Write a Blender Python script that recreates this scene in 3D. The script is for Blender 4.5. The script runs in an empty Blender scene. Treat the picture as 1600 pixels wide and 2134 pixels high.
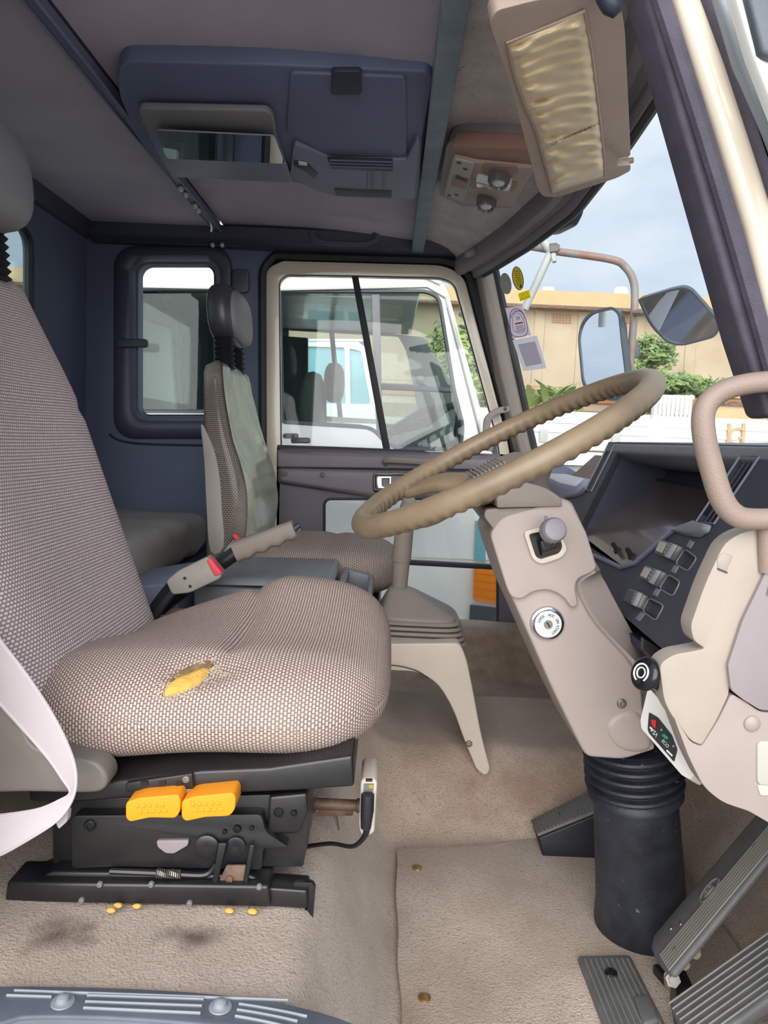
import bpy, bmesh, math, random
from math import sin, cos, pi, radians, sqrt, atan2, floor
from mathutils import Vector, Matrix
from mathutils.geometry import tessellate_polygon

V = Vector
random.seed(7)
COL = bpy.context.scene.collection
SC = bpy.context.scene
EYE = 1.95                      # camera height over the yard; everything is modelled round the camera and lifted by EYE at the end

# ------------------------------------------------------------------ camera
FPX, CX, CY = 1600.0, 800.0, 1067.0
def _basis(vp=(808.0, 917.0), roll=2.5):
    d = V(((vp[0]-CX)/FPX, (CY-vp[1])/FPX, -1.0)).normalized()
    x = V((cos(radians(roll)), -sin(radians(roll)), 0.0)); x = (x - d*x.dot(d)).normalized()
    return x, d, x.cross(d)
BX, BY, BZ = _basis()
cam = bpy.data.objects.new('camera', bpy.data.cameras.new('camera'))
COL.objects.link(cam)
cam.data.sensor_fit = 'VERTICAL'; cam.data.sensor_height = 36.0
cam.data.lens = 36.0*FPX/2134.0
cam.data.clip_start = 0.02; cam.data.clip_end = 500
cam.matrix_world = Matrix((BX, BY, BZ)).to_4x4()
SC.camera = cam

# ------------------------------------------------------------------ sky
def srgb(r, g=None, b=None):
    if g is None: r, g, b = r
    f = lambda c: (c/255/12.92) if c/255 <= .04045 else ((c/255+.055)/1.055)**2.4
    return (f(r), f(g), f(b), 1.0)
W = bpy.data.worlds.new('sky'); SC.world = W; W.use_nodes = True
nt = W.node_tree; nt.nodes.clear()
def nd(t, kind, **kw):
    n = t.nodes.new(kind)
    for k, v in kw.items(): setattr(n, k, v)
    return n
tc = nd(nt, 'ShaderNodeTexCoord'); mp = nd(nt, 'ShaderNodeMapping'); mp.inputs['Scale'].default_value = (1, 1, 2.4)
ns = nd(nt, 'ShaderNodeTexNoise'); ns.inputs['Scale'].default_value = 2.2; ns.inputs['Detail'].default_value = 6; ns.inputs['Roughness'].default_value = .55
rp = nd(nt, 'ShaderNodeValToRGB')
rp.color_ramp.elements[0].position = .38; rp.color_ramp.elements[0].color = srgb(156, 170, 188)
rp.color_ramp.elements[1].position = .66; rp.color_ramp.elements[1].color = srgb(194, 202, 210)
bg = nd(nt, 'ShaderNodeBackground'); ow = nd(nt, 'ShaderNodeOutputWorld')
nt.links.new(tc.outputs['Generated'], mp.inputs[0]); nt.links.new(mp.outputs[0], ns.inputs['Vector'])
nt.links.new(ns.outputs['Fac'], rp.inputs[0]); nt.links.new(rp.outputs[0], bg.inputs[0]); nt.links.new(bg.outputs[0], ow.inputs[0])
bg.inputs[1].default_value = 1.0

# ------------------------------------------------------------------ sun, veiled by thin cloud (wide soft disc), behind the photographer
sl = bpy.data.lights.new('sun', 'SUN'); sl.energy = 3.2; sl.angle = radians(70); sl.color = (1.0, .965, .92)
sun = bpy.data.objects.new('sun', sl); COL.objects.link(sun)
sun.rotation_euler = V((0.12, 1.0, -0.36)).to_track_quat('-Z', 'Y').to_euler()

# ------------------------------------------------------------------ exposure
vs = SC.view_settings
vs.view_transform = 'Standard'; vs.look = 'None'; vs.gamma = 1.0; vs.use_curve_mapping = False; vs.exposure = 0.85
SC.display_settings.display_device = 'sRGB'
SC.cycles.max_bounces = 10; SC.cycles.diffuse_bounces = 5; SC.cycles.transparent_max_bounces = 24

# ------------------------------------------------------------------ pixel of the photograph -> point at a known plane
def ray(u, v):
    c = V(((u-CX)/FPX, (CY-v)/FPX, -1.0))
    return V((BX.dot(c), BY.dot(c), BZ.dot(c)))
def P(u, v, y): r = ray(u, v); return r*(y/r.y)
def PZ(u, v, z): r = ray(u, v); return r*(z/r.z)
def PX(u, v, x): r = ray(u, v); return r*(x/r.x)
def PP(u, v, o, n):
    r = ray(u, v); return r*(o.dot(n)/r.dot(n))
def PS(pts, y): return [P(u, v, y) for u, v in pts]

# ------------------------------------------------------------------ materials
MATS = {}
def mat(name, col, rough=.55, metal=0.0, spec=.5, var=0.0, vscale=8.0, col2=None, bump=0.0, bscale=300.0, bdist=.002, coat=0.0, speck=None, emit=None, stretch=None, sheen=0.0):
    m = bpy.data.materials.new(name); m.use_nodes = True
    t = m.node_tree; b = t.nodes['Principled BSDF']
    c = srgb(*col)
    b.inputs['Base Color'].default_value = c
    b.inputs['Roughness'].default_value = rough; b.inputs['Metallic'].default_value = metal
    b.inputs['Specular IOR Level'].default_value = spec; b.inputs['Coat Weight'].default_value = coat
    b.inputs['Sheen Weight'].default_value = sheen
    co = nd(t, 'ShaderNodeTexCoord'); src = co.outputs['Object']
    if stretch:
        mpn = nd(t, 'ShaderNodeMapping'); mpn.inputs['Scale'].default_value = stretch
        t.links.new(src, mpn.inputs[0]); src = mpn.outputs[0]
    last = None
    if var > 0 or col2:
        n = nd(t, 'ShaderNodeTexNoise'); n.inputs['Scale'].default_value = vscale; n.inputs['Detail'].default_value = 5; n.inputs['Roughness'].default_value = .6
        t.links.new(src, n.inputs['Vector'])
        r = nd(t, 'ShaderNodeValToRGB'); e = r.color_ramp.elements
        e[0].position = .36; e[1].position = .68
        if col2: e[0].color = srgb(*col2); e[1].color = c
        else:
            e[0].color = (c[0]*(1-var), c[1]*(1-var), c[2]*(1-var), 1); e[1].color = (min(1, c[0]*(1+var)), min(1, c[1]*(1+var)), min(1, c[2]*(1+var)), 1)
        t.links.new(n.outputs['Fac'], r.inputs[0]); last = r.outputs[0]
    if speck:
        n2 = nd(t, 'ShaderNodeTexNoise'); n2.inputs['Scale'].default_value = speck[1]; n2.inputs['Detail'].default_value = 2
        t.links.new(src, n2.inputs['Vector'])
        r2 = nd(t, 'ShaderNodeValToRGB'); r2.color_ramp.elements[0].position = speck[2]; r2.color_ramp.elements[1].position = speck[2]+.05
        r2.color_ramp.elements[0].color = (0, 0, 0, 1); r2.color_ramp.elements[1].color = (1, 1, 1, 1)
        t.links.new(n2.outputs['Fac'], r2.inputs[0])
        mx = nd(t, 'ShaderNodeMix', data_type='RGBA'); mx.inputs[7].default_value = srgb(*speck[0])
        t.links.new(r2.outputs[0], mx.inputs[0])
        if last: t.links.new(last, mx.inputs[6])
        else: mx.inputs[6].default_value = c
        last = mx.outputs[2]
    if last: t.links.new(last, b.inputs['Base Color'])
    if bump > 0:
        nb = nd(t, 'ShaderNodeTexNoise'); nb.inputs['Scale'].default_value = bscale; nb.inputs['Detail'].default_value = 4
        t.links.new(src, nb.inputs['Vector'])
        bn = nd(t, 'ShaderNodeBump'); bn.inputs['Strength'].default_value = bump; bn.inputs['Distance'].default_value = bdist
        t.links.new(nb.outputs['Fac'], bn.inputs['Height']); t.links.new(bn.outputs[0], b.inputs['Normal'])
    if emit:
        b.inputs['Emission Color'].default_value = c; b.inputs['Emission Strength'].default_value = emit
    MATS[name] = m
    return m
def glassy(name, tint=(255, 255, 255), refl=.08, rough=.02, fres=.35, haze=0.0, hazecol=(220, 225, 230)):
    m = bpy.data.materials.new(name); m.use_nodes = True; t = m.node_tree; t.nodes.clear()
    o = nd(t, 'ShaderNodeOutputMaterial'); tr = nd(t, 'ShaderNodeBsdfTransparent'); tr.inputs[0].default_value = srgb(*tint)
    gl = nd(t, 'ShaderNodeBsdfGlossy'); gl.inputs['Roughness'].default_value = rough
    fr = nd(t, 'ShaderNodeLayerWeight'); fr.inputs[0].default_value = .25
    ma = nd(t, 'ShaderNodeMath', operation='MULTIPLY_ADD'); ma.inputs[1].default_value = fres; ma.inputs[2].default_value = refl
    t.links.new(fr.outputs['Fresnel'], ma.inputs[0])
    mx = nd(t, 'ShaderNodeMixShader'); t.links.new(ma.outputs[0], mx.inputs[0]); t.links.new(tr.outputs[0], mx.inputs[1]); t.links.new(gl.outputs[0], mx.inputs[2])
    last = mx.outputs[0]
    if haze > 0:
        df = nd(t, 'ShaderNodeBsdfDiffuse'); df.inputs[0].default_value = srgb(*hazecol)
        co = nd(t, 'ShaderNodeTexCoord'); n = nd(t, 'ShaderNodeTexNoise'); n.inputs['Scale'].default_value = 6; n.inputs['Detail'].default_value = 6
        t.links.new(co.outputs['Object'], n.inputs['Vector'])
        mm = nd(t, 'ShaderNodeMath', operation='MULTIPLY'); mm.inputs[1].default_value = haze*2; t.links.new(n.outputs['Fac'], mm.inputs[0])
        m2 = nd(t, 'ShaderNodeMixShader'); t.links.new(mm.outputs[0], m2.inputs[0]); t.links.new(last, m2.inputs[1]); t.links.new(df.outputs[0], m2.inputs[2]); last = m2.outputs[0]
    t.links.new(last, o.inputs[0]); MATS[name] = m
    return m

def translucent_sheet(name, col, through=.55):       # thin paper or vinyl that lets daylight through
    m = bpy.data.materials.new(name); m.use_nodes = True; t = m.node_tree; t.nodes.clear()
    o = nd(t, 'ShaderNodeOutputMaterial'); d = nd(t, 'ShaderNodeBsdfDiffuse'); r = nd(t, 'ShaderNodeBsdfTranslucent'); x = nd(t, 'ShaderNodeMixShader')
    d.inputs[0].default_value = srgb(*col); r.inputs[0].default_value = srgb(*col); x.inputs[0].default_value = through
    t.links.new(d.outputs[0], x.inputs[1]); t.links.new(r.outputs[0], x.inputs[2]); t.links.new(x.outputs[0], o.inputs[0]); MATS[name] = m; return m

# woven upholstery: light threads in offset rows over a brown ground, laid out in the UV of the cover (metres)
def weave(name, light, dark, w=.0062, h=.0046, worn=(165, 148, 132), wornamt=.35, gloss=0.0):
    m = bpy.data.materials.new(name); m.use_nodes = True; t = m.node_tree; b = t.nodes['Principled BSDF']
    uv = nd(t, 'ShaderNodeUVMap'); br = nd(t, 'ShaderNodeTexBrick'); br.offset = .5; br.squash = 1
    t.links.new(uv.outputs[0], br.inputs['Vector'])
    br.inputs['Scale'].default_value = 1.0; br.inputs['Brick Width'].default_value = w; br.inputs['Row Height'].default_value = h
    br.inputs['Mortar Size'].default_value = h*.33; br.inputs['Mortar Smooth'].default_value = .8
    br.inputs['Color1'].default_value = srgb(*light); br.inputs['Color2'].default_value = srgb(*[x*.93 for x in light]); br.inputs['Mortar'].default_value = srgb(*dark)
    co = nd(t, 'ShaderNodeTexCoord'); n = nd(t, 'ShaderNodeTexNoise'); n.inputs['Scale'].default_value = 5; n.inputs['Detail'].default_value = 5
    t.links.new(co.outputs['Object'], n.inputs['Vector'])
    r = nd(t, 'ShaderNodeValToRGB'); r.color_ramp.elements[0].position = .5; r.color_ramp.elements[1].position = .75
    r.color_ramp.elements[0].color = (0, 0, 0, 1); r.color_ramp.elements[1].color = (wornamt,)*3+(1,)
    t.links.new(n.outputs['Fac'], r.inputs[0])
    mx = nd(t, 'ShaderNodeMix', data_type='RGBA'); mx.inputs[7].default_value = srgb(*worn)
    t.links.new(r.outputs[0], mx.inputs[0]); t.links.new(br.outputs['Color'], mx.inputs[6]); t.links.new(mx.outputs[2], b.inputs['Base Color'])
    b.inputs['Roughness'].default_value = .85; b.inputs['Specular IOR Level'].default_value = .2; b.inputs['Coat Weight'].default_value = gloss
    b.inputs['Coat Roughness'].default_value = .12
    inv = nd(t, 'ShaderNodeMath', operation='SUBTRACT'); inv.inputs[0].default_value = 1; t.links.new(br.outputs['Fac'], inv.inputs[1])
    bn = nd(t, 'ShaderNodeBump'); bn.inputs['Strength'].default_value = .7; bn.inputs['Distance'].default_value = .0012
    t.links.new(inv.outputs[0], bn.inputs['Height']); t.links.new(bn.outputs[0], b.inputs['Normal'])
    MATS[name] = m; return m

# ------------------------------------------------------------------ scene graph
BASE = {}
def tag(o, label=None, cat=None, group=None, kind=None):
    if label: o['label'] = label
    if cat: o['category'] = cat
    if group: o['group'] = group
    if kind: o['kind'] = kind
    return o
def thing(name, label, cat, base, group=None):
    o = bpy.data.objects.new(name, None); COL.objects.link(o); o.empty_display_size = .05
    o.location = base; BASE[o] = V(base)
    return tag(o, label, cat, group)
def room(name, base=(0, 0, 0)):
    o = bpy.data.objects.new(name, None); COL.objects.link(o); o.empty_display_size = .05
    o.location = base; BASE[o] = V(base); o['kind'] = 'structure'
    return o
def copy_tree(o, parent=None):
    c = o.copy(); COL.objects.link(c)
    if parent: c.parent = parent
    for ch in list(o.children): copy_tree(ch, c)
    return c

class MB:
    def __init__(self): self.v = []; self.f = []; self.uv = {}
    def add(self, vs_, fs):
        n = len(self.v); self.v += [V(p) for p in vs_]; self.f += [tuple(i+n for i in f) for f in fs]
        return self
    def prism(self, pts, off):                      # polygon pushed along off
        k = len(pts); off = V(off)
        self.add(list(pts)+[p+off for p in pts], [tuple(range(k))[::-1], tuple(range(k, 2*k))]+[(i, (i+1) % k, k+(i+1) % k, k+i) for i in range(k)])
        return self
    def taper(self, a, b):                          # two matching polygons joined
        k = len(a)
        self.add(list(a)+list(b), [tuple(range(k))[::-1], tuple(range(k, 2*k))]+[(i, (i+1) % k, k+(i+1) % k, k+i) for i in range(k)])
        return self
    def box(self, c, s, ax=None):
        X, Y, Z = ax or (V((1, 0, 0)), V((0, 1, 0)), V((0, 0, 1)))
        c = V(c); h = [x/2 for x in s]
        ps = [c+X*(h[0]*i)+Y*(h[1]*j)+Z*(h[2]*k) for k in (-1, 1) for j in (-1, 1) for i in (-1, 1)]
        self.add(ps, [(0, 2, 3, 1), (4, 5, 7, 6), (0, 1, 5, 4), (2, 6, 7, 3), (0, 4, 6, 2), (1, 3, 7, 5)])
        return self
    def plate(self, outer, holes, off):             # flat panel with holes, given thickness off
        off = V(off); loops = [list(outer)]+[list(h) for h in holes]; flat = [p for l in loops for p in l]
        tr = tessellate_polygon(loops); k = len(flat)
        fs = [tuple(t) for t in tr]+[tuple(i+k for i in t)[::-1] for t in tr]
        s = 0
        for l in loops:
            m_ = len(l)
            fs += [(s+i, s+(i+1) % m_, k+s+(i+1) % m_, k+s+i) for i in range(m_)]; s += m_
        self.add(flat+[p+off for p in flat], fs); return self
    def loft(self, rings, closed=True, caps=True, loop=False):
        k = len(rings[0]); n0 = len(self.v); fs = []
        m_ = len(rings); R = range(m_ if loop else m_-1)
        for i in R:
            j = (i+1) % m_
            for a in range(k if closed else k-1):
                b = (a+1) % k; fs.append((i*k+a, i*k+b, j*k+b, j*k+a))
        if caps and closed and not loop: fs += [tuple(range(k))[::-1], tuple(range((m_-1)*k, m_*k))]
        self.add([p for r in rings for p in r], fs); return self
    def loft_uv(self, rings, caps=True):            # closed rings, uv in metres
        k = len(rings[0]); n0 = len(self.v); f0 = len(self.f)
        self.loft(rings, True, caps)
        mid = rings[len(rings)//2]; cu = [0]
        for a in range(k): cu.append(cu[-1]+(mid[(a+1) % k]-mid[a]).length)
        m_ = len(rings); ref = max(range(k), key=lambda a: sum((rings[i+1][a]-rings[i][a]).length for i in range(m_-1)))
        cv = [0]
        for i in range(m_-1): cv.append(cv[-1]+(rings[i+1][ref]-rings[i][ref]).length)
        q = f0
        for i in range(m_-1):
            for a in range(k):
                self.uv[q] = [(cu[a], cv[i]), (cu[a+1], cv[i]), (cu[a+1], cv[i+1]), (cu[a], cv[i+1])]; q += 1
        if caps:
            for fi in (q, q+1): self.uv[fi] = [(self.v[i].y, self.v[i].z) for i in self.f[fi]]
        return self
    def tube(self, path, r, n=10, caps=True, loop=False, smooth=0, flat=1.0):
        path = [V(p) for p in path]
        rs = list(r) if isinstance(r, (list, tuple)) else [r]*len(path)
        if smooth: path, rs = spline(path, rs, smooth, loop)
        m_ = len(path); rings = []; up = None
        for i, p in enumerate(path):
            a = path[(i-1) % m_] if (loop or i > 0) else p; b = path[(i+1) % m_] if (loop or i < m_-1) else p
            t = (b-a).normalized()
            if up is None:
                up = t.orthogonal().normalized()
            up = (up-t*up.dot(t)).normalized(); w = t.cross(up)
            rings.append([p+(up*cos(2*pi*k/n)+w*sin(2*pi*k/n)*flat)*rs[i] for k in range(n)])
        return self.loft(rings, True, caps, loop)
    def lathe(self, o, d, prof, n=20, caps=True):
        o = V(o); d = V(d).normalized(); a = d.orthogonal().normalized(); b = d.cross(a)
        return self.loft([[o+d*h+(a*cos(2*pi*k/n)+b*sin(2*pi*k/n))*r for k in range(n)] for r, h in prof], True, caps)
    def ribbon(self, A, B, th):                     # strip between two edges, with thickness
        n = len(A); rings = []
        for i in range(n):
            t = (A[min(i+1, n-1)]-A[max(i-1, 0)]); nn = t.cross(B[i]-A[i])
            nn = nn.normalized()*th/2 if nn.length > 1e-9 else V((0, th/2, 0))
            rings.append([A[i]-nn, B[i]-nn, B[i]+nn, A[i]+nn])
        return self.loft(rings)
    def build(self, name, m, parent=None, bevel=0, seg=3, smooth=38, base=None, sub=0, weld=True, label=None):
        me = bpy.data.meshes.new(name)
        b_ = BASE[parent] if parent else base
        if b_ is None:
            xs = [p.x for p in self.v]; ys = [p.y for p in self.v]; zs = [p.z for p in self.v]
            b_ = V(((min(xs)+max(xs))/2, (min(ys)+max(ys))/2, min(zs)))
        b_ = V(b_)
        me.from_pydata([p-b_ for p in self.v], [], self.f)
        if self.uv:
            ul = me.uv_layers.new(name='UVMap')
            for fi, c in self.uv.items():
                for li, w in zip(me.polygons[fi].loop_indices, c): ul.data[li].uv = w
        bm = bmesh.new(); bm.from_mesh(me)
        if weld: bmesh.ops.remove_doubles(bm, verts=bm.verts, dist=1e-6)
        bmesh.ops.recalc_face_normals(bm, faces=bm.faces)
        if bevel > 0:
            es = [e for e in bm.edges if len(e.link_faces) == 2 and e.calc_face_angle(0) > radians(35)]
            if es: bmesh.ops.bevel(bm, geom=es, offset=bevel, segments=seg, profile=.5, affect='EDGES', clamp_overlap=True)
        bm.to_mesh(me); bm.free()
        if smooth:
            for p in me.polygons: p.use_smooth = True
            me.set_sharp_from_angle(angle=radians(smooth))
        o = bpy.data.objects.new(name, me); COL.objects.link(o)
        if m: me.materials.append(MATS[m] if isinstance(m, str) else m)
        if parent: o.parent = parent
        else: o.location = b_
        BASE[o] = b_
        if sub:
            md = o.modifiers.new('sub', 'SUBSURF'); md.levels = sub; md.render_levels = sub
        if label: o['label'] = label
        return o

def spline(path, rs, k, loop=False):
    n = len(path); out = []; ro = []
    for i in range(n if loop else n-1):
        g = (lambda j: path[j % n]) if loop else (lambda j: path[max(0, min(n-1, j))])
        q = (lambda j: rs[j % n]) if loop else (lambda j: rs[max(0, min(n-1, j))])
        p0, p1, p2, p3 = g(i-1), g(i), g(i+1), g(i+2)
        for s in range(k):
            t = s/k
            out.append(.5*((2*p1)+(p2-p0)*t+(2*p0-5*p1+4*p2-p3)*t*t+(3*p1-p0-3*p2+p3)*t**3))
            ro.append(q(i)+(q(i+1)-q(i))*t)
    if not loop: out.append(path[-1]); ro.append(rs[-1])
    return out, ro
def curve2(pts, k=5, loop=False):                   # smooth a list of pixel pairs
    p, _ = spline([V((a, b, 0)) for a, b in pts], [0]*len(pts), k, loop)
    return [(q.x, q.y) for q in p]
def rrect(u0, v0, u1, v1, r, n=5):                  # rounded rectangle, pixels
    out = []
    for cx, cy, a in ((u1-r, v0+r, -90), (u1-r, v1-r, 0), (u0+r, v1-r, 90), (u0+r, v0+r, 180)):
        out += [(cx+r*cos(radians(a+90*i/n)), cy+r*sin(radians(a+90*i/n))) for i in range(n+1)]
    return out
def rpoly(pts, r, n=4):                             # round the corners of any polygon; r one radius or one per corner
    out = []; k = len(pts)
    for i in range(k):
        p = V((pts[i][0], pts[i][1])); a = V((pts[i-1][0], pts[i-1][1])); b = V((pts[(i+1) % k][0], pts[(i+1) % k][1]))
        rr = r[i] if isinstance(r, (list, tuple)) else r
        da = (a-p); db = (b-p); d = min(rr, da.length*.48, db.length*.48)
        if d < .01: out.append((p.x, p.y)); continue
        s = p+da.normalized()*d; e = p+db.normalized()*d
        for j in range(n+1):
            t = j/n; q = s*(1-t)**2+p*2*t*(1-t)+e*t*t; out.append((q.x, q.y))
    return out
def sring(c, A, B, a, b, n=4.0, k=28):              # superellipse ring about c in the plane of A and B
    out = []
    for i in range(k):
        t = 2*pi*(i+.5)/k; ct, st = cos(t), sin(t)
        out.append(c+A*(a*math.copysign(abs(ct)**(2/n), ct))+B*(b*math.copysign(abs(st)**(2/n), st)))
    return out
def pillow(o, ax, size, n=3.5, m_=14, k=28, e=3.0, mod=None):   # rounded block: o centre, ax three axes, lofted along ax[2]
    X, Y, Z = ax; rings = []
    for i in range(m_+1):
        t = -cos(pi*i/m_); f = (max(1-abs(t)**e, 0.0))**(1/e); f = max(f, .03)
        r = sring(o+Z*(t*size[2]/2), X, Y, size[0]/2*f, size[1]/2*f, n, k)
        if mod: r = [mod(p, t) for p in r]
        rings.append(r)
    return rings
def screw(parent, p, d, r, m='screw_metal', name='screw'):
    d = V(d).normalized(); a = d.orthogonal().normalized(); b = d.cross(a)
    o = MB().lathe(p, d, [(r, -.002), (r, .0015), (r*.8, .0028), (r*.45, .003), (r*.4, .0016), (.0004, .0014)], 14).build(name, m, parent)
    return o
def text_obj(name, s, m, parent, o, right, up, size, depth=.0003):
    cu = bpy.data.curves.new(name, 'FONT'); cu.body = s; cu.size = size; cu.align_x = 'CENTER'; cu.align_y = 'CENTER'; cu.extrude = depth; cu.resolution_u = 3
    tmp = bpy.data.objects.new(name+'_tmp', cu); COL.objects.link(tmp)
    dg = bpy.context.evaluated_depsgraph_get(); me = bpy.data.meshes.new_from_object(tmp.evaluated_get(dg))
    bpy.data.objects.remove(tmp)
    right = V(right).normalized(); up = (V(up)-right*V(up).dot(right)).normalized(); nn = right.cross(up)
    b_ = BASE[parent]
    for v_ in me.vertices: v_.co = V(o)-b_+right*v_.co.x+up*v_.co.y+nn*v_.co.z
    me.materials.clear(); me.materials.append(MATS[m])
    ob = bpy.data.objects.new(name, me); COL.objects.link(ob); ob.parent = parent; BASE[ob] = b_
    return ob
UPX, UPY, UPZ = V((1, 0, 0)), V((0, 1, 0)), V((0, 0, 1))
# ------------------------------------------------------------------ palette
mat('carpet_taupe', (196, 178, 164), .95, spec=.1, col2=(166, 146, 128), vscale=5, bump=1.0, bscale=300, bdist=.004, sheen=.3, speck=((158, 138, 122), 230, .60))
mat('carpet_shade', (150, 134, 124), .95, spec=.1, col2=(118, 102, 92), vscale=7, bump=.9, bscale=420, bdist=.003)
mat('headliner', (186, 178, 192), .85, spec=.2, var=.08, vscale=3, bump=.25, bscale=500)
mat('headliner_front', (200, 192, 190), .7, spec=.3, var=.12, vscale=14, bump=.7, bscale=170, bdist=.003, speck=((140, 128, 120), 150, .66))
mat('navy_plastic', (98, 106, 134), .5, var=.06, bump=.15, bscale=700)
mat('navy_plastic_light', (118, 122, 142), .45, var=.05, bump=.12, bscale=700)
mat('dash_black', (58, 60, 72), .5, var=.12, bump=.12, bscale=600)
mat('navy_dark', (44, 50, 66), .5, var=.1, bump=.12, bscale=600)
mat('wall_trim', (92, 100, 122), .7, var=.08, vscale=4, bump=.2, bscale=500)
mat('bezel_trim', (70, 72, 88), .45, var=.06, bump=.15, bscale=500)
mat('door_trim', (126, 118, 124), .5, var=.07, vscale=5, bump=.2, bscale=600)
mat('door_trim_dark', (98, 94, 104), .55, var=.07, vscale=5, bump=.2, bscale=600)
mat('cream_paint', (214, 202, 184), .28, var=.04, vscale=6, coat=.3)
mat('white_paint', (244, 244, 240), .3, var=.03, vscale=3, coat=.3)
mat('beam_paint', (120, 134, 148), .55, var=.15, vscale=16)
mat('rubber_black', (28, 30, 37), .55, var=.15, vscale=20, bump=.2, bscale=300)
mat('rubber_seal', (74, 70, 84), .7, var=.18, vscale=30, bump=.3, bscale=500)
mat('black_metal', (20, 21, 26), .36, var=.3, vscale=14, col2=(36, 34, 34), spec=.6)
mat('rubber_scuffed', (44, 48, 58), .5, col2=(24, 26, 33), vscale=16, bump=.25, bscale=260, speck=((92, 98, 108), 75, .70))
mat('black_glossy', (22, 24, 28), .22)
mat('beige_plastic', (160, 147, 141), .45, var=.05, vscale=6, bump=.12, bscale=800)
mat('handle_beige', (146, 128, 118), .5, var=.05, bump=.3, bscale=500)
mat('cover_beige', (164, 153, 142), .42, var=.06, vscale=7, bump=.1, bscale=700)
mat('beige_light', (204, 192, 178), .42, var=.06, vscale=7, bump=.1, bscale=700)
mat('lilac_grey', (142, 132, 134), .5, var=.05, bump=.12, bscale=700)
mat('brown_beige', (150, 118, 104), .5, var=.06)
mat('wheel_brown', (138, 122, 98), .4, var=.1, vscale=10, col2=(120, 104, 84), bump=.1, bscale=600)
mat('column_cover', (128, 118, 110), .5, var=.05, bump=.12, bscale=800)
mat('gear_taupe', (138, 128, 120), .5, var=.06, bump=.12, bscale=700)
mat('grip_taupe', (128, 118, 110), .55, var=.06, bump=.2, bscale=500)
mat('buckle_grey', (150, 145, 138), .5, var=.12, vscale=14)
mat('belt_red', (214, 70, 84), .45)
mat('belt_web', (196, 186, 190), .75, var=.03, bump=.35, bscale=900, bdist=.0008)
mat('vinyl_grey', (124, 122, 126), .48, var=.06, bump=.2, bscale=600)
mat('vinyl_dark', (62, 62, 68), .35, var=.06)
mat('bolster_grey', (150, 144, 138), .5, var=.08, bump=.15, bscale=500)
mat('film', (158, 162, 140), .20, spec=.8, var=.15, vscale=9)
mat('recline_grey', (122, 116, 110), .42, var=.1, vscale=9)
mat('lever_orange', (240, 150, 30), .4, spec=.4)
mat('foam_yellow', (228, 186, 96), .9, col2=(206, 154, 72), vscale=30, bump=.6, bscale=220)
mat('foam_dark', (150, 122, 90), .95, col2=(96, 70, 48), vscale=40)
mat('thread', (190, 174, 156), .9)
mat('slate_plastic', (112, 116, 122), .42, var=.08, vscale=8, bump=.1, bscale=700)
mat('screw_metal', (150, 146, 140), .35, metal=.85)
mat('brass', (176, 146, 92), .35, metal=.8)
mat('zinc_yellow', (178, 170, 136), .42, metal=.5, var=.15, vscale=30)
mat('rusty_steel', (128, 110, 96), .6, metal=.3, col2=(90, 62, 46), vscale=30)
mat('chrome', (205, 208, 212), .12, metal=1)
mat('mirror', (225, 230, 234), .015, metal=1)
mat('sill_grey', (92, 98, 108), .5, var=.12, vscale=14, bump=.15, bscale=500)
mat('sill_rib', (140, 146, 152), .45, var=.1)
mat('pedal_rubber', (98, 98, 98), .55, var=.15, vscale=20, bump=.25, bscale=400)
mat('pedal_rib', (126, 123, 117), .55, var=.1)
mat('visor_vinyl', (168, 150, 140), .55, var=.05, bump=.12, bscale=600)
mat('satin_beige', (206, 186, 150), .3, spec=.5, var=.08, vscale=12, sheen=.3)
mat('lens_clear', (196, 200, 200), .1, spec=.8, coat=.5)
mat('lens_dark', (92, 88, 92), .2, spec=.6, coat=.4)
mat('cluster_lens', (76, 68, 68), .16, spec=.5, coat=.25, var=.1, vscale=8)
mat('sky_patch', (214, 218, 214), .4)
mat('switch_black', (70, 68, 70), .32, var=.1)
mat('label_white', (222, 218, 210), .5)
mat('label_grey', (168, 160, 152), .5)
mat('ink', (40, 40, 46), .5)
mat('ink_pale', (226, 226, 222), .5)
mat('red_mark', (206, 36, 44), .45)
mat('green_mark', (34, 146, 96), .45)
mat('amber', (240, 138, 30), .25, coat=.4)
mat('sticker_grey', (176, 174, 166), .5)
translucent_sheet('sticker_yellow', (236, 218, 110), .6)
translucent_sheet('sticker_bright', (255, 240, 70), .7)
translucent_sheet('sticker_pink', (248, 238, 244), .7)
mat('sticker_purple', (132, 96, 148), .5)
translucent_sheet('paper', (236, 232, 238), .7)
translucent_sheet('paper_edge', (250, 248, 250), .7)
glassy('glass', (250, 252, 252), .02, fres=.2)
glassy('windscreen_glass', (250, 252, 252), .01, fres=.06, haze=.02)
glassy('glass_tint', (216, 226, 224), .02, fres=.12, rough=0.0)
glassy('clear_plastic', (235, 240, 236), .25, rough=.05)
mat('concrete', (176, 170, 160), .9, var=.1, vscale=2, bump=.3, bscale=20)
mat('render_wall', (188, 172, 148), .9, col2=(176, 158, 132), vscale=1.2, bump=.2, bscale=20)
mat('fascia', (190, 166, 126), .85, var=.05, vscale=2)
mat('brick_vent', (170, 120, 84), .9)
mat('soil', (128, 118, 88), .95, var=.2, vscale=3)
mat('leaf_green', (128, 152, 92), .55, var=.25, vscale=3)
mat('leaf_light', (146, 168, 96), .5, var=.2, vscale=4)
mat('bark', (110, 90, 70), .9)
mat('pole_grey', (140, 150, 148), .5, col2=(150, 112, 96), vscale=12)
mat('pole_pale', (178, 182, 176), .5, var=.1, vscale=10)
mat('mirror_shell', (70, 78, 84), .4, var=.1)
mat('cab_interior', (104, 108, 106), .7, var=.1)
mat('cab_dark', (58, 64, 66), .6, var=.1)
mat('cab_cyan', (120, 178, 190), .25, coat=.4)
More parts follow.
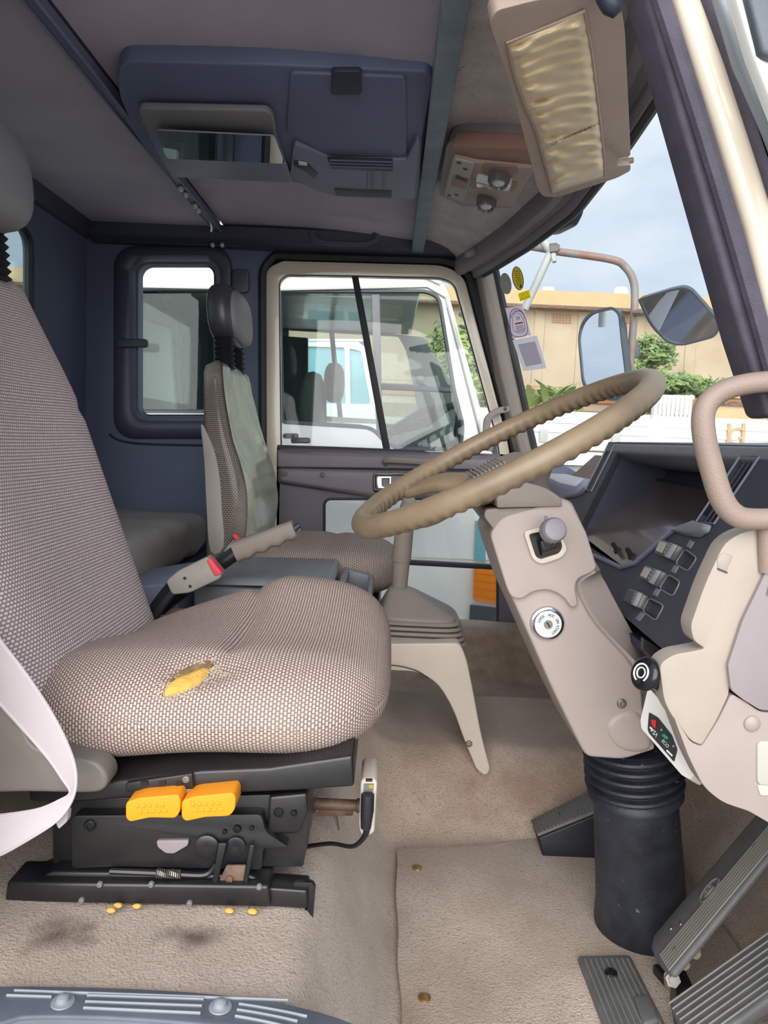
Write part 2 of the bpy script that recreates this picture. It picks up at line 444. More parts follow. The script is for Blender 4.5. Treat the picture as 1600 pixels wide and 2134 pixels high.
weave('fabric_cushion', (216, 198, 188), (122, 104, 98), worn=(176, 158, 144), wornamt=.3)
weave('fabric_back', (230, 216, 213), (144, 124, 125), .0066, .005, (180, 164, 160), .25)
weave('fabric_far', (204, 188, 174), (112, 98, 92), .0066, .005, (150, 136, 124), .2)
weave('fabric_film', (150, 140, 130), (78, 68, 64), .0066, .005, (190, 186, 176), .5, .4)
# ================================================================== SETTING
def sstep(a, b, x):
    t = max(0.0, min(1.0, (x-a)/(b-a))); return t*t*(3-2*t)
NEAR, FAR, REAR, ROOF = .74, 2.60, -1.02, .66
def floor_z(x, y):
    zf = -.80 + (.135*sstep(1.46, 1.66, y) if y < 1.9 else .135-.10*sstep(1.98, 2.14, y)) 
    if y > 2.40: zf += .16*sstep(2.42, 2.50, y)
    r = sstep(-.085, .045, x)
    z = -.58*(1-r)+zf*r
    if x > .60: z += (x-.60)*.9
    return z
fl = room('floor')
m = MB(); nx, ny = 120, 130
pts = []
for j in range(ny+1):
    for i in range(nx+1):
        x = -1.03+1.85*i/nx; y = .735+(FAR-.735)*j/ny
        pts.append(V((x, y, floor_z(x, y)+.0025*sin(x*21+y*9)*sin(y*17-x*6))))
m.add(pts, [(j*(nx+1)+i, j*(nx+1)+i+1, (j+1)*(nx+1)+i+1, (j+1)*(nx+1)+i) for j in range(ny) for i in range(nx)])
m.build('carpet', 'carpet_taupe', fl, smooth=80)
m = MB().prism([V((-1.05, .735, -.66)), V((-.12, .735, -.66)), V((-.10, .735, -.84)), V((.86, .735, -.84)), V((.86, .735, -.98)), V((-1.05, .735, -.98))], V((0, 1.86, 0)))
m.build('floor_pan', 'black_metal', fl)

# stains on the carpet are wear of the carpet itself
def carpet_stains():
    t = MATS['carpet_taupe'].node_tree; b = t.nodes['Principled BSDF']; src = b.inputs['Base Color'].links[0].from_socket
    co = nd(t, 'ShaderNodeTexCoord'); nz = nd(t, 'ShaderNodeTexNoise'); nz.inputs['Scale'].default_value = 26; nz.inputs['Detail'].default_value = 5
    t.links.new(co.outputs['Object'], nz.inputs['Vector'])
    for (c, s, amt, col) in [((-.20, .835, -.575), (.05, .02, .2), .9, (70, 48, 34)), ((-.352, .83, -.575), (.035, .03, .2), .92, (84, 58, 40)), ((-.318, .825, -.575), (.014, .02, .2), .95, (70, 48, 34)),
                             ((.20, 1.12, -.8), (.045, .30, .3), .5, (142, 118, 84)), ((.24, 1.30, -.8), (.22, .06, .3), .55, (138, 112, 78)), ((.35, 2.44, -.6), (.5, .10, .16), .55, (104, 84, 72)), ((.18, 1.02, -.8), (.03, .02, .3), .7, (90, 84, 70)), ((.33, 1.56, -.7), (.22, .05, .2), .4, (140, 104, 88))]:
        mp_ = nd(t, 'ShaderNodeMapping', vector_type='POINT'); mp_.inputs['Location'].default_value = tuple(-a/d for a, d in zip(c, s)); mp_.inputs['Scale'].default_value = tuple(1/d for d in s)
        t.links.new(co.outputs['Object'], mp_.inputs[0])
        ln = nd(t, 'ShaderNodeVectorMath', operation='LENGTH'); t.links.new(mp_.outputs[0], ln.inputs[0])
        ad = nd(t, 'ShaderNodeMath', operation='MULTIPLY_ADD'); ad.inputs[1].default_value = 2.6; t.links.new(nz.outputs['Fac'], ad.inputs[0]); t.links.new(ln.outputs['Value'], ad.inputs[2])
        mr = nd(t, 'ShaderNodeMapRange'); mr.inputs['From Min'].default_value = 2.6; mr.inputs['From Max'].default_value = 1.3; mr.inputs['To Min'].default_value = 0; mr.inputs['To Max'].default_value = amt
        t.links.new(ad.outputs[0], mr.inputs['Value'])
        mx = nd(t, 'ShaderNodeMix', data_type='RGBA'); mx.inputs[7].default_value = srgb(*col)
        t.links.new(mr.outputs[0], mx.inputs[0]); t.links.new(src, mx.inputs[6]); src = mx.outputs[2]
    t.links.new(src, b.inputs['Base Color'])
carpet_stains()

# ceiling: two headliner panels behind the cross beam, one speckled panel in front of it
def bow(y):                                        # x of the windscreen's top edge
    k = [(.70, .30), (.95, .36), (1.2, .389), (1.45, .403), (1.83, .409), (2.17, .361), (2.44, .305), (2.62, .26)]
    for (a, xa), (b, xb) in zip(k, k[1:]):
        if y <= b: return xa+(xb-xa)*max(0, (y-a)/(b-a))
    return k[-1][1]
ce = room('ceiling')
MB().box(((-1.05-.585)/2, 1.67, ROOF+.02), (1.05-.585, 1.88, .04)).build('headliner_panel', 'headliner', ce)
def xcurve(y, x0): return x0
rg = []
for i in range(13):
    x = -.565+(.07+.565)*i/12; b_ = .010*sin(pi*i/12)
    rg.append([V((x, .73, ROOF+.012+b_)), V((x, 2.61, ROOF+.012-.03*(i/12)+b_)), V((x, 2.61, ROOF+.05)), V((x, .73, ROOF+.05))])
MB().loft(rg).build('headliner_panel', 'headliner', ce)
ys = [.74+i*(2.60-.74)/30 for i in range(31)]
rg = []
for y in ys:
    xe = bow(y)-.02; r = []
    for i in range(7):
        t = i/6; x = .085+(xe-.085)*t
        r.append(V((x, y, .650-.075*t**1.5)))
    rg.append(r+[V((xe, y, .66)), V((.085, y, .69))])
MB().loft(rg).build('front_headliner', 'headliner_front', ce)
MB().prism([V((-1.08, .70, .715)), V((.34, .70, .715)), V((.34, 2.66, .715)), V((-1.08, 2.66, .715))], V((0, 0, .03))).build('roof_skin', 'white_paint', ce, bevel=.01)

# header moulding along the windscreen's top edge, with its stepped ledge
rg = []
for y in ys:
    x = bow(y); rg.append([V((x-.075, y, .582)), V((x-.062, y, .556)), V((x-.045, y, .552)), V((x-.036, y, .566)), V((x-.020, y, .560)), V((x-.010, y, .540)), V((x+.006, y, .545)), V((x+.006, y, .60)), V((x-.075, y, .60))])
t1 = MB().loft(rg).build('trim_1', 'door_trim', smooth=30); t1['kind'] = 'structure'
rg = [V((bow(y)+.004, y, .545)) for y in ys[2:-1]]
o = MB().tube(rg, .011, 8).build('trim_2', 'rubber_black'); o['kind'] = 'structure'

# rear wall with its window
rw = room('wall_rear')
def yz(pts, x): return [V((x, a, b)) for a, b in pts]
hole = rpoly([(1.25, .12), (2.185, .12), (2.185, .53), (1.25, .53)], .06, 6)
MB().plate(yz([(.72, -.62), (2.66, -.62), (2.66, .70), (.72, .70)], REAR), [yz(hole, REAR)], V((-.015, 0, 0))).build('back_panel', 'wall_trim', rw)
rim = [V((REAR+.004, a, b)) for a, b in hole]
MB().tube(rim, .012, 8, loop=True).build('window_seal', 'rubber_black', rw)
w = room('window_2'); MB().prism(yz(hole, REAR-.006), V((-.005, 0, 0))).build('pane', 'glass_tint', w)
# cove moulding where rear wall meets roof, and along the far wall
o = MB().prism([V((REAR, .75, .615)), V((REAR+.015, .75, .62)), V((REAR+.04, .75, .662)), V((REAR, .75, .662))], V((0, 1.85, 0))).build('trim_3', 'bezel_trim', bevel=.006); o['kind'] = 'structure'
o = MB().prism([V((-1.0, 2.60, .60)), V((-1.0, 2.555, .625)), V((-1.0, 2.54, .665)), V((-1.0, 2.60, .665))], V((1.25, 0, 0))).build('trim_4', 'bezel_trim', bevel=.006); o['kind'] = 'structure'

# far side wall
wl = room('wall_left')
qh = rrect(288, 551, 449, 867, 24, 6)
door_ap = rpoly([(549, 1400), (546, 560), (572, 531), (935, 541), (978, 565), (1068, 905), (1090, 1010), (1090, 1300), (1050, 1360)], [2, 40, 8, 25, 40, 60, 40, 50, 40], 5)
outer = [V((-1.03, FAR, -.95)), V((-1.03, FAR, .68)), V((.28, FAR, .68)), P(1024, 545, FAR), P(1108, 930, FAR), V((.66, FAR, -.09)), V((.80, FAR, -.62)), V((.84, FAR, -.95))]
MB().plate(outer, [PS(qh, FAR), PS(door_ap, FAR)], V((0, .05, 0))).build('side_panel', 'wall_trim', wl)
# recessed panel seam under the quarter window
sp = [(228, 905), (250, 918), (300, 925), (420, 928), (545, 928)]
MB().tube(PS(sp, FAR-.002), .004, 6, smooth=4).build('panel_seam', 'navy_dark', wl)
# black door seal round the aperture
MB().tube(PS(door_ap[2:], FAR-.004), .014, 8).build('door_seal', 'rubber_black', wl)
# belt anchor cover and guide on the pillar between window and door
MB().prism(PS(rrect(484, 562, 520, 612, 9), FAR), V((0, -.014, 0))).build('anchor_cover', 'bezel_trim', wl, bevel=.004)
# front pillar trim
pl_ = [(983, 552), (1026, 546), (1066, 740), (1108, 925), (1142, 1030), (1108, 1050), (1068, 935), (1030, 790)]
a = PS(pl_, FAR-.01); bq = [p+V((0, -.035, 0)) for p in PS([(993, 556), (1019, 552), (1058, 742), (1098, 925), (1130, 1030), (1112, 1045), (1078, 935), (1040, 790)], FAR-.01)]
o = MB().taper(a, bq).build('trim_5', 'column_cover', bevel=.008); o['kind'] = 'structure'

# quarter window
q = room('window_1')
def loftpx(lists): return [[P(u, v, y) for u, v in l] for l, y in lists]
n_ = 6
R1 = rrect(236, 512, 484, 916, 44, n_); R2 = rrect(243, 518, 480, 906, 42, n_); R3 = rrect(268, 532, 468, 884, 34, n_); R4 = rrect(282, 545, 455, 873, 28, n_); R5 = rrect(288, 551, 449, 867, 24, n_)
MB().loft(loftpx([(R1, FAR+.002), (R2, FAR-.03), (R3, FAR-.034), (R4, FAR-.012), (R5, FAR+.03), (R1, FAR+.04)]), True, False).build('window_frame', 'bezel_trim', q, smooth=60)
MB().tube([P(u, v, FAR+.02) for u, v in R5], .006, 6, loop=True).build('window_seal', 'rubber_black', q)
MB().prism([P(u, v, FAR+.025) for u, v in R5], V((0, .005, 0))).build('pane', 'glass', q)
def clip(u0, v0, u1, v1):
    MB().prism([p for p in PS(rrect(u0, v0, u1, v1, (v1-v0)*.3, 3), FAR-.045)], V((0, .02, 0))).build('window_catch', 'navy_dark', q, bevel=.003)
clip(244, 706, 306, 724); clip(436, 624, 456, 640)

# ---------------------------------------------------------------- far door
d1 = room('door_1')
D = FAR+.012
MB().plate(PS([(530, 508), (960, 520), (1000, 560), (1112, 905), (1118, 1385), (530, 1425)], FAR+.052), [PS(rpoly([(560, 1392), (558, 565), (592, 550), (924, 559), (962, 582), (1052, 918), (1076, 1000), (1076, 1300), (1044, 1342)], [2, 30, 5, 20, 30, 20, 10, 40, 20], 4), FAR+.052)], V((0, .02, 0))).build('outer_flange', 'rubber_black', d1)
outerF = rpoly([(557, 1400), (554, 560), (590, 544), (925, 553), (966, 575), (1056, 915), (1063, 955)], [2, 36, 5, 25, 38, 10, 2], 6)
innerF = rpoly([(1042, 950), (1037, 915), (948, 590), (920, 577), (595, 571), (580, 585), (584, 930), (577, 1400)], [2, 10, 30, 22, 10, 14, 2, 2], 6)
MB().prism(PS(outerF+innerF, D), V((0, .05, 0))).build('window_frame', 'cream_paint', d1, bevel=.009)
gl_ = rpoly([(580, 573), (940, 577), (955, 600), (1044, 945), (584, 925)], [16, 20, 20, 4, 4], 5)
MB().prism(PS(gl_, D+.03), V((0, .004, 0))).build('pane', 'glass', d1)
MB().tube(PS(innerF[:-2], D+.012), .005, 6).build('window_seal', 'rubber_black', d1)
MB().taper(PS([(732, 573), (746, 573), (813, 936), (798, 936)], D+.012), PS([(732, 573), (746, 573), (813, 936), (798, 936)], D+.034)).build('divider_bar', 'rubber_black', d1, bevel=.002)
MB().prism(PS([(578, 927), (700, 931), (880, 938), (895, 943), (700, 937), (578, 934)], D-.004), V((0, .02, 0))).build('sill_seal', 'rubber_black', d1)
ph = rrect(675, 1039, 1037, 1306, 14, 4)
MB().plate(PS(rpoly([(577, 930), (1082, 948), (1088, 1040), (1084, 1300), (1048, 1350), (575, 1350)], [2, 4, 4, 60, 30, 4], 5), D), [PS(ph, D)], V((0, .04, 0))).build('inner_panel', 'door_trim_dark', d1)
MB().taper(PS([(578, 934), (1080, 950), (1082, 980), (578, 975)], D), PS([(578, 945), (1080, 960), (1082, 980), (578, 973)], D-.03)).build('sill_ledge', 'door_trim', d1, bevel=.006)
MB().taper(PS([(578, 972), (1082, 984), (1084, 1040), (790, 1040), (680, 1024), (578, 1008)], D), PS([(584, 978), (1078, 988), (1080, 1034), (790, 1034), (684, 1018), (584, 1002)], D-.045)).build('armrest', 'door_trim', d1, bevel=.01)
for u, v in ((593, 987), (672, 990)): screw(d1, P(u, v, D-.046), (0, -1, 0), .010, 'door_trim_dark')
lf = MB().plate(PS(rrect(777, 985, 872, 1026, 7, 3), D-.052), [PS(rrect(783, 991, 866, 1020, 4, 3), D-.052)], V((0, .02, 0))).build('latch_surround', 'black_glossy', d1, bevel=.002)
MB().prism(PS(rrect(778, 986, 871, 1025, 6, 3), D-.036), V((0, .004, 0))).build('latch_recess', 'black_glossy', d1)
MB().plate(PS(rrect(784, 993, 816, 1020, 3, 2), D-.054), [PS(rrect(797, 997, 811, 1015, 2, 2), D-.054)], V((0, .014, 0))).build('latch_lever', 'chrome', d1, bevel=.001)
MB().prism(PS([(832, 993), (839, 995), (837, 1002)], D-.048), V((0, .012, 0))).build('lock_mark', 'red_mark', d1)
MB().prism(PS(rrect(822, 990, 846, 1006, 3, 2), D-.044), V((0, .01, 0))).build('lock_tab', 'black_metal', d1, bevel=.001)
MB().tube([P(806, 975, D), P(804, 962, D-.04), P(815, 959, D-.055), P(905, 965, D-.055), P(917, 968, D-.04), P(918, 980, D)], .011, 8, smooth=4).build('pull_handle', 'gear_taupe', d1)
# peep window low in the door
MB().tube(PS(ph, D+.004), .006, 6, loop=True).build('window_seal', 'rubber_black', d1)
MB().prism(PS(ph, D+.03), V((0, .004, 0))).build('pane', 'glass', d1)
MB().prism(PS([(675, 1159), (1037, 1178), (1037, 1188), (675, 1168)], D+.006), V((0, .03, 0))).build('guard_bar', 'rubber_black', d1, bevel=.002)
# sliding window catch
wc = MB().prism(PS(rrect(589, 903, 620, 914, 4, 3), D-.012), V((0, .03, 0))).build('window_catch', 'vinyl_grey', d1, bevel=.002)
MB().prism(PS(rrect(606, 912, 645, 924, 4, 3), D-.016), V((0, .03, 0))).build('catch_plate', 'vinyl_dark', d1, bevel=.002)
for u, v in ((593, 908), (611, 908)): screw(d1, P(u, v, D-.013), (0, -1, 0), .005, 'vinyl_dark')

# windscreen
ws = room('window_3')
rg = []
for y in [.80+i*(2.56-.80)/16 for i in range(17)]:
    xt = bow(y); xb = .60+.09*sin(pi*(y-.7)/2.0) if y > .8 else .60
    xb -= .13*sstep(2.2, 2.6, y)+.16*sstep(1.15, .80, y)
    rg.append([V((xt+(xb-xt)*t, y, .56+(-.05-.56)*t)) for t in [k/8 for k in range(9)]])
m = MB().loft(rg, False, False)
m.build('pane', 'windscreen_glass', ws, smooth=80)
o = MB().tube(PS([(1029, 549), (1060, 690), (1086, 810), (1112, 930), (1140, 1010)], FAR-.03), .012, 8, smooth=3).build('trim_6', 'rubber_black'); o['kind'] = 'structure'
wf = room('wall_front')
MB().prism([V((.72, .72, -.10)), V((.90, .72, -.16)), V((.93, .72, -1.25)), V((.88, .72, -1.25)), V((.84, .72, -.20)), V((.72, .72, -.13))], V((0, 1.93, 0))).build('front_skin', 'cream_paint', wf, bevel=.01)
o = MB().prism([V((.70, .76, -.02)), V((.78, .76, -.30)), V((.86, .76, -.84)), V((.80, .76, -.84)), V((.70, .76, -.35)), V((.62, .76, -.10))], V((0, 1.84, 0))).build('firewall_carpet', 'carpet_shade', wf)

# near side: rear body panel, sill and the front pillar with its weatherstrips
wr = room('wall_right')
MB().prism([V((-1.05, NEAR, -.62)), V((-.46, NEAR, -.62)), V((-.44, NEAR, .70)), V((-1.05, NEAR, .70))], V((0, -.05, 0))).build('rear_side_panel', 'cream_paint', wr, bevel=.01)
MB().prism([V((-1.05, NEAR, -.60)), V((-.10, NEAR, -.60)), V((.02, NEAR, -.83)), V((.84, NEAR, -.83)), V((.84, NEAR, -1.05)), V((-1.05, NEAR, -1.05))], V((0, -.05, 0))).build('step_panel', 'cream_paint', wr, bevel=.01)
def band(pts, y, th, m_, nm, bev=.006):
    return MB().prism(PS(pts, y), V((0, th, 0))).build(nm, m_, wr, bevel=bev)
band([(1330, -60), (1368, -60), (1450, 190), (1548, 520), (1640, 870), (1600, 870), (1545, 700), (1396, 170)], .78, .05, 'rubber_seal', 'weatherstrip')
ctr = [(1357, -60), (1410, 100), (1470, 290), (1530, 490), (1590, 700), (1640, 880)]
MB().tube([p+V((0, 0, 0)) for p in PS(ctr, .772)], .0085, 8, smooth=3).build('weatherstrip_bead', 'rubber_seal', wr)
band([(1368, -60), (1396, -60), (1450, 120), (1500, 275), (1560, 470), (1640, 760), (1640, 880), (1545, 520), (1450, 190)], .775, .03, 'lilac_grey', 'seal_flange')
band([(1394, -60), (1450, -60), (1520, 130), (1588, 340), (1680, 640), (1680, 900), (1640, 800), (1560, 470), (1496, 262), (1446, 110)], .76, .06, 'cream_paint', 'front_pillar', .01)
band([(1452, -60), (1480, -60), (1540, 130), (1620, 340), (1620, 430), (1590, 340), (1520, 130)], .752, .03, 'rubber_seal', 'outer_weatherstrip')
band([(1480, -60), (1514, -60), (1570, 110), (1640, 280), (1640, 370), (1540, 130)], .74, .03, 'sill_rib', 'drip_rail')
MB().prism([V((.40, NEAR, .06)), V((.47, NEAR, -.12)), V((.50, NEAR, -.83)), V((.88, NEAR, -.83)), V((.88, NEAR, -.12)), V((.62, NEAR, -.02))], V((0, -.05, 0))).build('kick_panel', 'cream_paint', wr, bevel=.008)
d2 = room('door_2')
def band2(pts, y, th, m_, nm): MB().prism(PS(pts, y), V((0, th, 0))).build(nm, m_, d2, bevel=.004)
band2([(1520, -60), (1544, -60), (1592, 110), (1700, 140), (1700, 480), (1640, 290), (1570, 110)], .70, .02, 'white_paint', 'door_edge')
band2([(1546, -60), (1590, -60), (1640, 60), (1640, 130), (1596, 112), (1588, 104)], .69, .02, 'sill_grey', 'window_seal')
# ================================================================== DRIVER'S SEAT
ds = thing('driver_seat', 'driver seat with woven beige cover torn open to yellow foam, on black rails', 'seat', (-.2, 1.16, -.58))
SY = 1.16
# cushion
def cush_mod(p, t):
    x, y, z = p
    far = (y-SY)/.25
    if z > -.36:
        z += .022*far+.012*max(0, far)**2                       # far bolster stands a little higher
        z -= .020*max(0, 1-((y-SY)/.16)**2)*(1-max(0, t)**4)    # sitting hollow
        # crease across the cushion, curving towards the near side
        xc = -.196-.035*((y-1.10)/.30)**2
        z -= .012*math.exp(-((x-xc)/.011)**2)*sstep(.95, 1.06, y)
        # the tear
        d = sqrt(((x+.225)/.045)**2+((y-.952)/.024)**2)
        z -= .012*max(0, 1-d*d*.6)
    z += .035*(x+.23)
    z -= .34*max(0, -.17-x)*sstep(1.05, 1.40, y)
    if z < -.36: z += .012*sin(pi*max(0, min(1, (x+.35)/.3)))   # cover hem lifts a little in the middle
    return V((x, y, z))
rings = pillow(V((-.235, SY, -.350)), (UPY, UPZ, UPX), (.53, .165, .51), 3.4, 90, 56, 3.4, cush_mod)
MB().loft_uv(rings).build('seat_cushion', 'fabric_cushion', ds, smooth=80)
# tear: foam showing and frayed edges, laid on the cover itself
from mathutils.bvhtree import BVHTree
_k = len(rings[0]); _vs = [p for r in rings for p in r]
CBV = BVHTree.FromPolygons([tuple(p) for p in _vs], [(i*_k+a, i*_k+(a+1) % _k, (i+1)*_k+(a+1) % _k, (i+1)*_k+a) for i in range(len(rings)-1) for a in range(_k)])
def on_seat(u, v):
    h = CBV.ray_cast(V((0, 0, 0)), ray(u, v).normalized()); return h[0], (h[1] if h[1].dot(ray(u, v)) < 0 else -h[1])
fpx = [(342, 1446), (348, 1432), (366, 1418), (392, 1408), (416, 1398), (432, 1393), (436, 1400), (424, 1416), (408, 1430), (384, 1440), (362, 1446), (350, 1450)]
tear, tn = zip(*[on_seat(u, v) for u, v in fpx]); tc_ = sum(tear, V())/len(tear); nT = sum(tn, V()).normalized()
MB().loft([[tc_+(p-tc_)*k+nT*h for p in tear] for k, h in ((1.12, -.004), (1.0, .002), (.8, .0055), (.45, .0075), (.05, .007))]).build('torn_foam', 'foam_yellow', ds, smooth=60, label='yellow foam showing through the tear')
lip = [on_seat(u, v)[0] for u, v in ((350, 1428), (364, 1408), (388, 1394), (414, 1384), (436, 1378), (446, 1386), (438, 1394), (416, 1399), (392, 1409), (366, 1420))]
MB().loft([[p+nT*h for p in lip] for h in (-.004, .003)]).build('torn_lip', 'foam_dark', ds, bevel=.001, label='dirty brown underside of the torn cover')
random.seed(3)
th = MB(); edge = [(335, 1450), (345, 1456), (365, 1456), (392, 1450), (412, 1438), (430, 1420), (444, 1402), (452, 1394), (440, 1378), (412, 1384), (384, 1396), (360, 1410), (344, 1428), (466, 1408), (330, 1446)]
for i in range(170):
    u, v = random.choice(edge); u += random.uniform(-9, 9); v += random.uniform(-5, 5)
    s_, n_ = on_seat(u, v); du, dv = random.uniform(-22, 22), random.uniform(-9, 9)
    e_, _ = on_seat(u+du, v+dv); m_ = (s_+e_)/2+nT*random.uniform(.001, .005)+V((random.uniform(-.003, .003), 0, 0))
    th.tube([s_+nT*.0005, m_, e_+nT*random.uniform(0, .003)], .00045, 4)
o = th.build('frayed_threads', 'thread', ds); o['kind'] = 'stuff'
# backrest
rg = []
NB = 34
for i in range(NB+1):
    s = i/NB; z = -.40+.645*s
    xc = -.462-.205*s-.03*sin(pi*s)*0
    hw = .262-.012*s-.085*sstep(.62, 1.0, s)
    hd = .085-.030*s
    if s > .93: f = sqrt(max(0.0, 1-((s-.93)/.07)**2)); hw *= .55+.45*f; hd *= max(.06, f)
    if s < .06: f = sqrt(max(0.0, 1-((.06-s)/.06)**2)); hd *= max(.3, f)
    ax = V((.956, 0, .292))
    r = []
    for p in sring(V((xc, SY, z)), UPY, ax, hw, hd, 3.2, 56):
        side = (p.y-SY)/hw; front = (p-V((xc, SY, z))).dot(ax)
        if front > 0:
            p = p-ax*(.022*max(0, 1-side*side*1.25)*sstep(0, .25, s))
            p = p-ax*.008*math.exp(-((z-.022)/.006)**2)
        r.append(p)
    rg.append(r)
BKR = rg
MB().loft_uv(rg).build('backrest', 'fabric_back', ds, smooth=80)
# plain piping down the far edge of the backrest
k_ = max(range(56), key=lambda a: rg[12][a].y+.9*rg[12][a].x)
# headrest on two ribbed boots
hr = pillow(V((-.632, SY, .378)), (UPX, UPY, UPZ), (.12, .275, .18), 3.0, 16, 32, 2.6, lambda p, t: p+V((-.10*(p.z-.38), 0, 0)))
MB().loft(hr).build('headrest', 'vinyl_grey', ds, smooth=80)
def boot(parent, p0, p1, r, nr=6, m_='rubber_black'):
    L = (p1-p0).length; pr = []
    for i in range(nr*4+1):
        pr.append((r*(1+.16*cos(2*pi*i/4)), L*i/(nr*4)))
    return MB().lathe(p0, p1-p0, pr, 16).build('headrest_boot', m_, parent, smooth=60)
for y in (1.075, 1.235): boot(ds, V((-.628, y, .225)), V((-.636, y, .30)), .021)
# plastic recliner cover at the near rear corner
rc = curve2([(-60, 1430), (0, 1452), (40, 1500), (72, 1555), (150, 1578), (200, 1590), (222, 1618), (216, 1645), (180, 1654), (60, 1652), (-60, 1655)], 4)
MB().prism(PS(rc, .872), V((0, .04, 0))).build('recliner_cover', 'recline_grey', ds, bevel=.010, seg=4)
# black frame under the cushion
fr = thing
pan = [(236, 1628), (420, 1606), (560, 1600), (735, 1574), (738, 1640), (620, 1648), (300, 1662), (160, 1672), (60, 1672), (60, 1640)]
MB().prism(PS(pan, .895), V((0, .50, 0))).build('seat_pan', 'black_metal', ds, bevel=.004)
MB().prism(PS([(262, 1632), (400, 1612), (403, 1645), (262, 1650)], .888), V((0, .008, 0))).build('slotted_bracket', 'black_metal', ds, bevel=.0015)
for u in (293, 330, 366): MB().prism(PS([(u, 1629), (u+14, 1628), (u+14, 1637), (u, 1638)], .886), V((0, .004, 0))).build('slot', 'black_glossy', ds)
screw(ds, P(388, 1623, .886), (0, -1, 0), .005)
MB().prism(PS([(278, 1652), (375, 1640), (402, 1643), (390, 1664), (300, 1668)], .889), V((0, .02, 0))).build('stiffener', 'lilac_grey', ds, bevel=.002)
# suspension box and lower side plate
MB().prism(PS(rpoly([(110, 1665), (640, 1655), (645, 1700), (632, 1806), (480, 1806), (250, 1790), (110, 1800)], [5, 10, 10, 6, 10, 10, 5], 3), .925), V((0, .42, 0))).build('suspension_box', 'black_metal', ds, bevel=.003)
MB().prism(PS(rpoly([(150, 1700), (545, 1698), (553, 1735), (600, 1765), (548, 1768), (545, 1812), (240, 1806), (150, 1810)], [12, 10, 12, 4, 6, 6, 10, 8], 3), .905), V((0, .02, 0))).build('side_plate', 'black_metal', ds, bevel=.003)
MB().prism(PS([(560, 1660), (640, 1652), (642, 1690), (622, 1738), (556, 1740)], .915), V((0, .016, 0))).build('front_bracket', 'black_metal', ds, bevel=.004)
for u, v, r in ((187, 1720, .007), (580, 1693, .006), (612, 1694, .004), (494, 1727, .005), (468, 1733, .003), (524, 1725, .003)): screw(ds, P(u, v, .903 if u < 550 else .913), (0, -1, 0), r, 'black_glossy', 'bolt')
MB().prism(PS(rpoly([(326, 1752), (393, 1751), (391, 1762), (362, 1779), (345, 1778), (328, 1765)], 4, 3), .899), V((0, .006, 0))).build('cutout_plate', 'lilac_grey', ds, bevel=.001)
MB().lathe(P(432, 1763, .902), (0, -1, 0), [(.013, 0), (.015, .003), (.010, .005), (.002, .004)], 18).build('pivot_boss', 'black_metal', ds)
MB().lathe(P(492, 1762, .902), (0, -1, 0), [(.011, 0), (.012, .003), (.008, .004), (.002, .003)], 18).build('pivot_boss', 'black_metal', ds)
# two orange levers with dimples
for pts, c0 in (([(262, 1672), (290, 1663), (372, 1656), (376, 1668), (375, 1692), (366, 1705), (312, 1704), (270, 1713), (262, 1705)], (316, 1682)), ([(378, 1669), (405, 1660), (486, 1652), (491, 1663), (489, 1688), (478, 1701), (428, 1703), (386, 1712), (378, 1703)], (432, 1679))):
    lv = MB().prism(PS(curve2(rpoly(pts, 7, 2), 1), .862), V((0, .045, 0))).build('height_lever', 'lever_orange', ds, bevel=.006, seg=4, label='bright orange push lever')
    for i in range(5):
        for j in range(2):
            p = P(c0[0]-30+i*13+j*6, c0[1]-2+j*12-i*.6, .8615)
            MB().lathe(p, (0, -1, 0), [(.0026, -.001), (.0022, .0006), (.001, .0011), (.0002, .0012)], 8).build('grip_dot', 'lever_orange', lv)
# slide rail, front foot and bracket
MB().prism(PS([(14, 1838), (560, 1846), (563, 1892), (8, 1880)], .885), V((0, .05, 0))).build('slide_rail', 'black_metal', ds, bevel=.004)
MB().prism(PS([(110, 1816), (520, 1824), (560, 1843), (60, 1838)], .90), V((0, .05, 0))).build('rail_top', 'black_metal', ds, bevel=.003)
MB().prism(PS([(555, 1850), (640, 1856), (640, 1895), (555, 1890)], .893), V((0, .035, 0))).build('inner_rail', 'black_metal', ds, bevel=.003)
MB().prism(PS(rpoly([(612, 1840), (650, 1840), (657, 1850), (650, 1934), (642, 1905), (560, 1898), (560, 1893), (640, 1897), (640, 1856), (612, 1850)], [3, 6, 4, 2, 2, 2, 2, 2, 2, 2], 2), .90), V((0, .008, 0))).build('rail_foot', 'black_metal', ds, bevel=.001)
MB().prism(PS([(455, 1758), (472, 1758), (450, 1852), (440, 1850)], .893), V((0, .004, 0))).build('bracket_arm', 'black_metal', ds, bevel=.001)
MB().prism(PS([(520, 1762), (530, 1762), (513, 1856), (504, 1854)], .893), V((0, .004, 0))).build('bracket_arm', 'black_metal', ds, bevel=.001)
MB().prism(PS([(472, 1804), (512, 1804), (505, 1852), (448, 1852)], .895), V((0, .004, 0))).build('bracket_foot', 'rusty_steel', ds, bevel=.001, label='rust stained bracket foot')
screw(ds, P(478, 1832, .894), (0, -1, 0), .005, 'rusty_steel', 'bolt')
for u, v in ((208, 1843), (315, 1843), (540, 1848), (395, 1882), (170, 1876)): screw(ds, P(u, v, .884), (0, -1, 0), .0035, 'vinyl_grey', 'rivet')
# tension spring and link
sp = [V((0, 0, 0))]*0
for i in range(90):
    t = i/89; c = P(326+52*t, 1820+2*t, .895); a = 2*pi*13*t; sp.append(c+V((0, cos(a), sin(a)))*.005)
MB().tube(sp, .0009, 5).build('tension_spring', 'screw_metal', ds)
MB().tube([P(230, 1815, .9), P(326, 1819, .897), P(378, 1822, .897), P(430, 1822, .9), P(452, 1800, .9)], .004, 8, smooth=4).build('link_rod', 'black_metal', ds)
